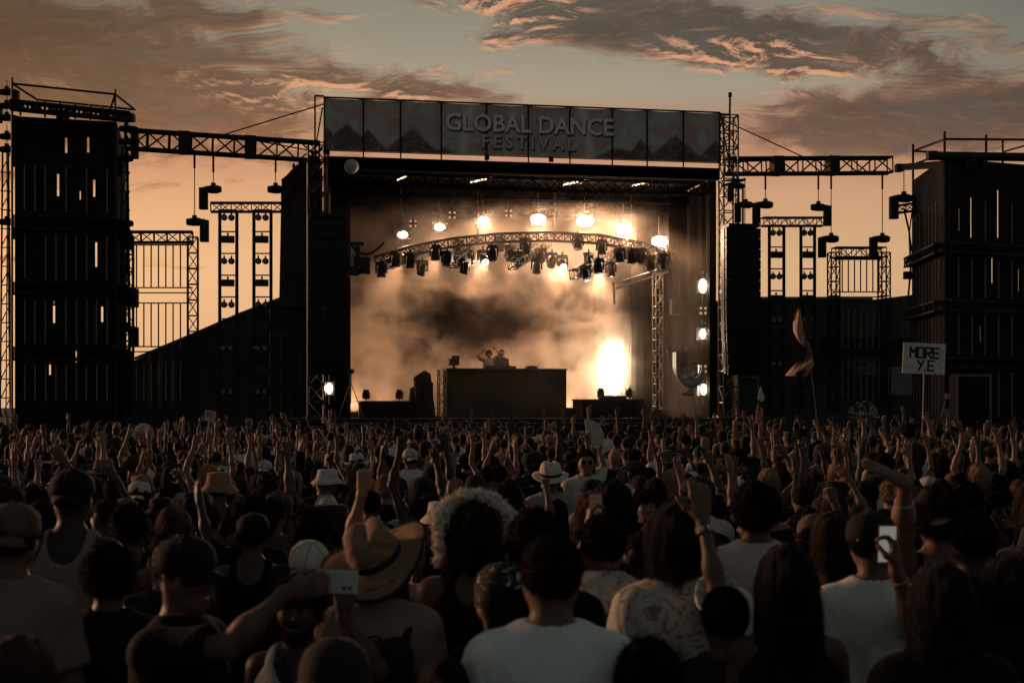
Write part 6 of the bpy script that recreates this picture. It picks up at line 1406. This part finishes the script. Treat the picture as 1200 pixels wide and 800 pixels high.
# --- small paper sign, pennant, orange puppet
for (px, py, Y, s_, col, rz, ty, lab, pose) in ((246, 487, 22, 13, (.52,.40,.35), .2, R(8), 'small pale paper sign held up in front of the left tarpaulin', 'up_open'), (1110, 464, 28, 6, (.6,.28,.16), 0, .3, 'small orange paper shape held up at the foot of the right tower', 'up_open')):
    c = P(px, py, Y); w_ = s_*Y/F; e0 = empty('paper_sign', c, lab, 'sign', rot=(0, ty, rz)); m = MB(); m.box((0, 0, 0), (w_, .01, w_*.95)); local('sheet', m, mat('paper_sheet', col, .7, .1), e0)
    m = MB(); m.box((0, -.007, .02), (w_*.55, .003, w_*.5)); local('pink_print', m, mat('pink_print', (.42,.20,.15), .7, .3, 14), e0); m = MB(); m.tube((0, .01, 0), (0, .01, -.45), .007); local('stick', m, TW, e0)
    holder(c+Vector((.0, 0, -.36)), pose, 'person with an arm up holding the %s' % ('small pale paper sign' if px < 500 else 'small orange paper shape'))
Y = 26.0; e0 = empty('pennant', P(892, 470, Y), 'little white and orange pennant on a stick under the right speaker array', 'flag')
m = MB(); m.tube(P(891, 446, Y), P(890, 497, Y), .008); m.build('stick', M['steel'], e0)
m = MB(); m.add([P(891, 452, Y), P(896, 466, Y+.05), P(893, 471, Y), P(888, 468, Y-.03)], [(0, 1, 2, 3)]); o = m.build('white_cloth', mat('white_cloth_scrap', (.5,.5,.46), .8, .1), e0); md = o.modifiers.new('s', 'SOLIDIFY'); md.thickness = .01
m = MB(); m.add([P(888, 474, Y), P(895, 480, Y+.05), P(892, 490, Y), P(886, 496, Y-.03), P(886, 482, Y)], [(0, 1, 2, 3, 4)]); o = m.build('orange_cloth', mat('orange_cloth_scrap', (.42,.2,.13), .8, .1), e0); md = o.modifiers.new('s', 'SOLIDIFY'); md.thickness = .01
holder(P(890, 494, Y), 'up_open', 'person in white tee holding up the little pennant', cc=(.5,.47,.42))
# --- folding fans
def fan(px, py, Y, r, a0, a1, yaw, label, col, pat=None):
    c = P(px, py, Y); e0 = empty('folding_fan', c, label, 'fan', 'open folding fans', rot=(0, 0, yaw)); n = 16; vs = []; fs = []
    for i in range(n*2+1):
        a = R(a0+(a1-a0)*i/(n*2)); dy = .008*(1 if i % 2 else -1)
        for rr in (.34, 1.0): vs.append(Vector((r*rr*math.cos(a), dy*rr, r*rr*math.sin(a))))
    for i in range(n*2): k = i*2; fs.append((k, k+1, k+3, k+2))
    m = MB(); m.add(vs, fs); o = m.build('fan_leaf', pat or mat('fan_paper', col, .75, .12, 12), e0, origin=(0,0,0)); o.location = (0,0,0); md = o.modifiers.new('s', 'SOLIDIFY'); md.thickness = .003
    m = MB()
    for i in range(n//2+1): a = R(a0+(a1-a0)*i/(n//2)); m.tube((0, .0, 0), (r*.97*math.cos(a), .014, r*.97*math.sin(a)), .005, 4)
    local('rib_set', m, mat('fan_rib', (.25,.16,.11), .6, .2), e0)
    m = MB(); m.lathe([(0, -.015), (.012, -.012), (.012, .012), (0, .015)], 8, (0, 0, 0), Matrix.Rotation(R(90), 3, 'X')); local('rivet', m, M['steel'], e0); return c
c = fan(688, 511, 17.5, .215, -52, 98, .1, 'open cream folding fan held high in the middle of the crowd', (.62,.57,.47)); holder(c+Vector((0, .03, -.03)), 'up_open', 'person in a black tee holding up the open cream fan', cc=(.012,.012,.012))
c = fan(655, 515, 18.5, .19, 40, 160, 1.25, 'pale folding fan seen nearly edge on, left of the open cream fan', (.62,.60,.52)); holder(c+Vector((0, .03, -.03)), 'up_open', 'person in a grey tee holding the fan seen edge on', cc=(.16,.15,.14))
c = fan(1012, 488, 21, .24, -5, 185, -.1, 'striped grey folding fan raised over the right crowd below the tube panel', (.20,.20,.19), print_mat('striped_fan', (.05,.05,.05), (.34,.35,.33), 9, .5)); holder(c+Vector((0, .03, -.03)), 'up_open', 'person in a brown tank top holding up the striped grey fan', cc=(.09,.05,.033), top='tank')
# --- two sequinned panels
for k, px in enumerate((979, 991)):
    Y = 18.5; c = P(px, 523, Y); e0 = empty('sequin_panel', c, '%s of two upright copper sequin panels held up in the right crowd' % ('left' if k == 0 else 'right'), 'panel', 'copper sequin panels', rot=(0, R(4 if k else 3), 0))
    m = MB(); m.box((0, 0, .13), (.10, .02, .25)); local('panel', m, mat('panel_back', (.16,.08,.05), .5, .3, 20), e0)
    rr = random.Random(k); m = MB()
    for i in range(6):
        for j in range(15): m.box((-.042+.0168*i, -.0115, .015+.0165*j), (.0125, .003, .0125), rot=Matrix.Rotation(rr.uniform(-.5, .5), 3, 'X') @ Matrix.Rotation(rr.uniform(-.5, .5), 3, 'Z'))
    local('sequins', m, mat('copper_sequin', (.75,.42,.26), .25, .2, 60, metal=.9), e0)
    m = MB(); m.tube((0, 0, .01), (0, 0, -.12), .011); local('handle', m, M['steel'], e0)
    if k == 0: holder(c+Vector((0, 0, -.1)), 'up_point', 'person in dark red tee lifting the copper sequin panels', cc=(.09,.022,.018), nm='L')
    else: holder(c+Vector((0, 0, -.1)), 'up_open', 'person in olive tee lifting the right copper sequin panel', cc=(.06,.06,.03))
# ================================================================= the rest of the 300 nearest people, then the far rows as one mass
rnd = random.Random(77)
PLACE = [(70, 'below the left tower'), (145, 'at the right foot of the left tower'), (235, 'below the left tube panel'), (330, 'below the left lamp ladders'), (400, 'below the left speaker array'), (470, 'before the low riser on stage left'),
         (540, 'before the left end of the booth'), (610, 'before the middle of the booth'), (675, 'before the right end of the booth'), (750, 'before the blazing light column'), (830, 'below the right side lamps'), (895, 'below the right speaker array'),
         (965, 'below the tall flag'), (1040, 'below the right tube panel'), (1110, 'near the handmade sign'), (1300, 'below the right tower')]
ROW = [(8.5, 'in the rows nearest the camera'), (12.5, 'a few rows ahead'), (17, 'halfway to the stage'), (21, 'well towards the stage'), (99, 'in the far rows')]
HM = [('short', 'short', 8), ('fade', 'cropped', 4), ('messy', 'messy', 5), ('afro', 'curly', 1), ('bun', 'tied up', 1)]
HF = [('long', 'long straight', 6), ('longwave', 'long wavy', 4), ('pony', 'ponytailed', 3), ('bun', 'bun-tied', 2), ('bob', 'chin length', 3)]
HT = [(None, '', 62), ('cap', 'a dark cap', 9), ('cap_back', 'a backwards cap', 8), ('bucket', 'a bucket hat', 5), ('beanie', 'a beanie', 2), ('fedora', 'a brimmed hat', 3), ('headband', 'a headband', 3)]
def pick(l): 
    t = rnd.random()*sum(x[-1] for x in l)
    for x in l:
        t -= x[-1]
        if t <= 0: return x
    return l[-1]
POS += [(h[0], h[1]) for h in HEROES]; USED = set(); NP_ = len(HEROES); HOLD = len(POS)-NP_; made = 0
cands = []; tries = 0
while tries < 60000 and len(cands) < 1150:
    tries += 1
    d = math.sqrt(rnd.uniform(5.4**2, 38.2**2)); px = rnd.uniform(-25, 1225); x = (px-HX)*d/F
    dx_lim = 37.0+max(0, x*.17)
    if d > min(38.3, 38.3+x*.17): continue
    if d < 10 and rnd.random() > .9: continue
    mn = .46 if d < 12 else .60 if d < 23 else .74
    if any((x-a)**2+(d-b)**2 < mn*mn for a, b in POS): continue
    zt = rnd.gauss(1.71, .065); zt = max(1.52, min(1.86, zt))
    if d < 7: zt = min(zt, 1.74)
    py = HY+(CZ-zt-G(d))*F/d; hw = .10*F/d; bad = False
    for (hx_, hd_, hpx, hpy, wr_) in HEROES:
        if d < hd_ and abs(px-hpx) < hw+wr_*.9 and py < hpy+wr_*2.0: bad = True; break
        if d < hd_ and hd_ < 7 and abs(px-hpx) < hw+wr_*1.6 and py < hpy+wr_*2.2 and d < 6: bad = True; break
    if bad: continue
    POS.append((x, d)); cands.append((d, x, px, py, zt))
cands.sort()
N_IND = 300-NP_-HOLD
GRP = 'fans standing in the crowd'
for (d, x, px, py, zt) in cands[:N_IND]:
    for attempt in range(60):
        fem = rnd.random() < .42; near = d < 10
        quiet = any(d < h[1] < 16 and abs(px-h[2]) < 16+.22*F/d for h in HEROES); armsup = not quiet and rnd.random() < (.12 if near else .36 if d < 15 else .42)
        if fem: pose = rnd.choice(['both_upf', 'peacef', 'wavef']) if armsup else 'downf'
        else: pose = rnd.choice(['up_open', 'up_point', 'both_up', 'fist', 'phone', 'rock']) if armsup else rnd.choice(['down', 'down', 'down', 'turn'])
        cn, cc, _ = pick(COLS); top = pick([('tank', 3), ('crop', 3), ('tee', 4)] if fem else [('tee', 10), ('tank', 3), ('long', 2), ('hoodie', 1)])[0]
        hk, hn, _ = pick(HF if fem else HM); hc, hcn, _ = pick(HRC); ht, htn, _ = pick(HT); htc = pick([((.02,.018,.018), 6), ((.5,.47,.4), 3), ((.14,.09,.06), 2), ((.3,.14,.09), 1)])[0]
        if ht == 'bucket' and near and rnd.random() < .8: ht, htn = 'cap_back', 'a backwards cap'
        if near and ht and htc[0] > .4 and rnd.random() < .7: htc = (.02,.018,.018)
        if ht == 'cap' and htc[0] > .1: htc = (.02,.018,.018)
        if ht and hk in ('afro', 'messy', 'bun'): hk, hn = 'short', 'short'
        pl = next(n for l, n in PLACE if px < l); rw = next(n for l, n in ROW if d < l)
        tn = {'tee': 'tee', 'tank': 'tank top', 'long': 'sweatshirt', 'crop': 'crop top', 'hoodie': 'hoodie'}[top]
        who = 'woman' if fem else 'man'
        head_ = ('in '+htn) if ht else 'with %s %s hair' % (hn, hcn)
        lab = '%s %s, %s %s, %s' % (who, head_, cn, tn, '')
        pd = {'down': '', 'downf': '', 'up_open': 'one open hand up', 'up_point': 'finger pointing up', 'both_up': 'both hands up', 'both_upf': 'both hands up', 'fist': 'fist raised', 'phone': 'hands lifted to face', 'peacef': 'peace sign up', 'rock': 'horns sign up', 'wavef': 'waving', 'turn': 'looking sideways'}[pose]
        rs = {'in the rows nearest the camera': 'near rows', 'a few rows ahead': 'fairly near', 'halfway to the stage': 'halfway to stage', 'well towards the stage': 'far back', 'in the far rows': 'farthest rows'}[rw]
        lab = '%s %s, %s %s, %s%s, %s' % (who, head_, cn, tn, pd+', ' if pd else '', rs, pl)
        n_ = len(lab.replace(',', '').split())
        if n_ > 16: lab = '%s %s, %s %s, %s%s' % (who, head_, cn, tn, pd+', ' if pd else '', pl)
        if len(lab.replace(',', '').split()) > 16: lab = '%s %s, %s %s, %s' % (who, head_, cn, tn, pl)
        if lab in USED or len(lab.replace(',', '').split()) > 16: continue
        break
    else: continue
    USED.add(lab)
    v = rnd.uniform(.85, 1.15); cc = tuple(c*v for c in cc); sk = rnd.choice(SKN)
    put(pose, x, d, rnd.gauss(0, .34), zt/1.765, sk, top, cc, rnd.choice([(.02,.022,.03), (.01,.01,.01), (.06,.055,.05), (.02,.024,.035)]), hk, hc, ht, htc, lab, GRP); made += 1
# ---- far rows: one mass, baked from coarse copies of the same figures
def coarse(pose):
    sp = dict(POSES[pose][0]); (V, Q), J = make_body(sp, .019, legs=False, hf=1.5); tv, tq = make_top(sp, J, 'tee' if not sp.get('fem') else 'tank', .03); hv, hq = make_hair('short' if not sp.get('fem') else 'bob', .026)
    hv = hv+J['head']
    return (V, Q), (tv, tq), (hv, hq)
CO = [coarse(p) for p in ('down', 'downf', 'up_open', 'up_point', 'both_up', 'both_upf', 'peacef', 'rock', 'fist', 'wavef', 'phone', 'turn')]
MM = [mat('far_skin_%d' % i, c, .6, .1) for i, c in enumerate(SKN[:5])]+[mat('far_cloth_%d' % i, c[1], .9, .1) for i, c in enumerate(COLS)]+[mat('far_hair_%d' % i, c[0], .8, .2) for i, c in enumerate(HRC)]
VV, QQ, MI = [], [], []; nv = 0; far = cands[N_IND:]
for (d, x, px, py, zt) in far:
    hot = .5+.5*math.sin(x*1.3+1.7*math.sin(d*.9))*math.sin(d*.8+x*.6); k = rnd.choice([2, 3, 4, 5, 6, 7, 8, 9, 10, 8, 9, 10]) if rnd.random() < .05+.42*hot else rnd.choice([0, 1, 11]); a = rnd.gauss(0, .45); s_ = zt/1.765*rnd.uniform(.90, 1.04); c, s2 = math.cos(a)*s_, math.sin(a)*s_
    ci = next(i for i, q in enumerate(COLS) if q is pick(COLS) or rnd.random() < .12) if False else rnd.choices(range(len(COLS)), [q[2] for q in COLS])[0]
    ms = (rnd.randrange(5), 5+ci, 5+len(COLS)+rnd.choices(range(4), [9, 6, 2, 1])[0])
    for (V, Q), mi in zip(CO[k], ms):
        W_ = np.stack([V[:, 0]*c-V[:, 1]*s2+x, V[:, 0]*s2+V[:, 1]*c+d, V[:, 2]*s_+G(d)], 1); VV.append(W_); QQ.append(Q+nv); MI.append(np.full(len(Q), mi)); nv += len(V)
o = bpy.data.objects.new('crowd', np_mesh('crowd', np.concatenate(VV), np.concatenate(QQ), MM, midx=np.concatenate(MI))); COL.objects.link(o); tag(o, 'dense far rows of cheering people packed up to the stage barrier', 'crowd', kind='stuff')
print('PEOPLE', NP_, made, 'far', len(far), 'verts', nv)
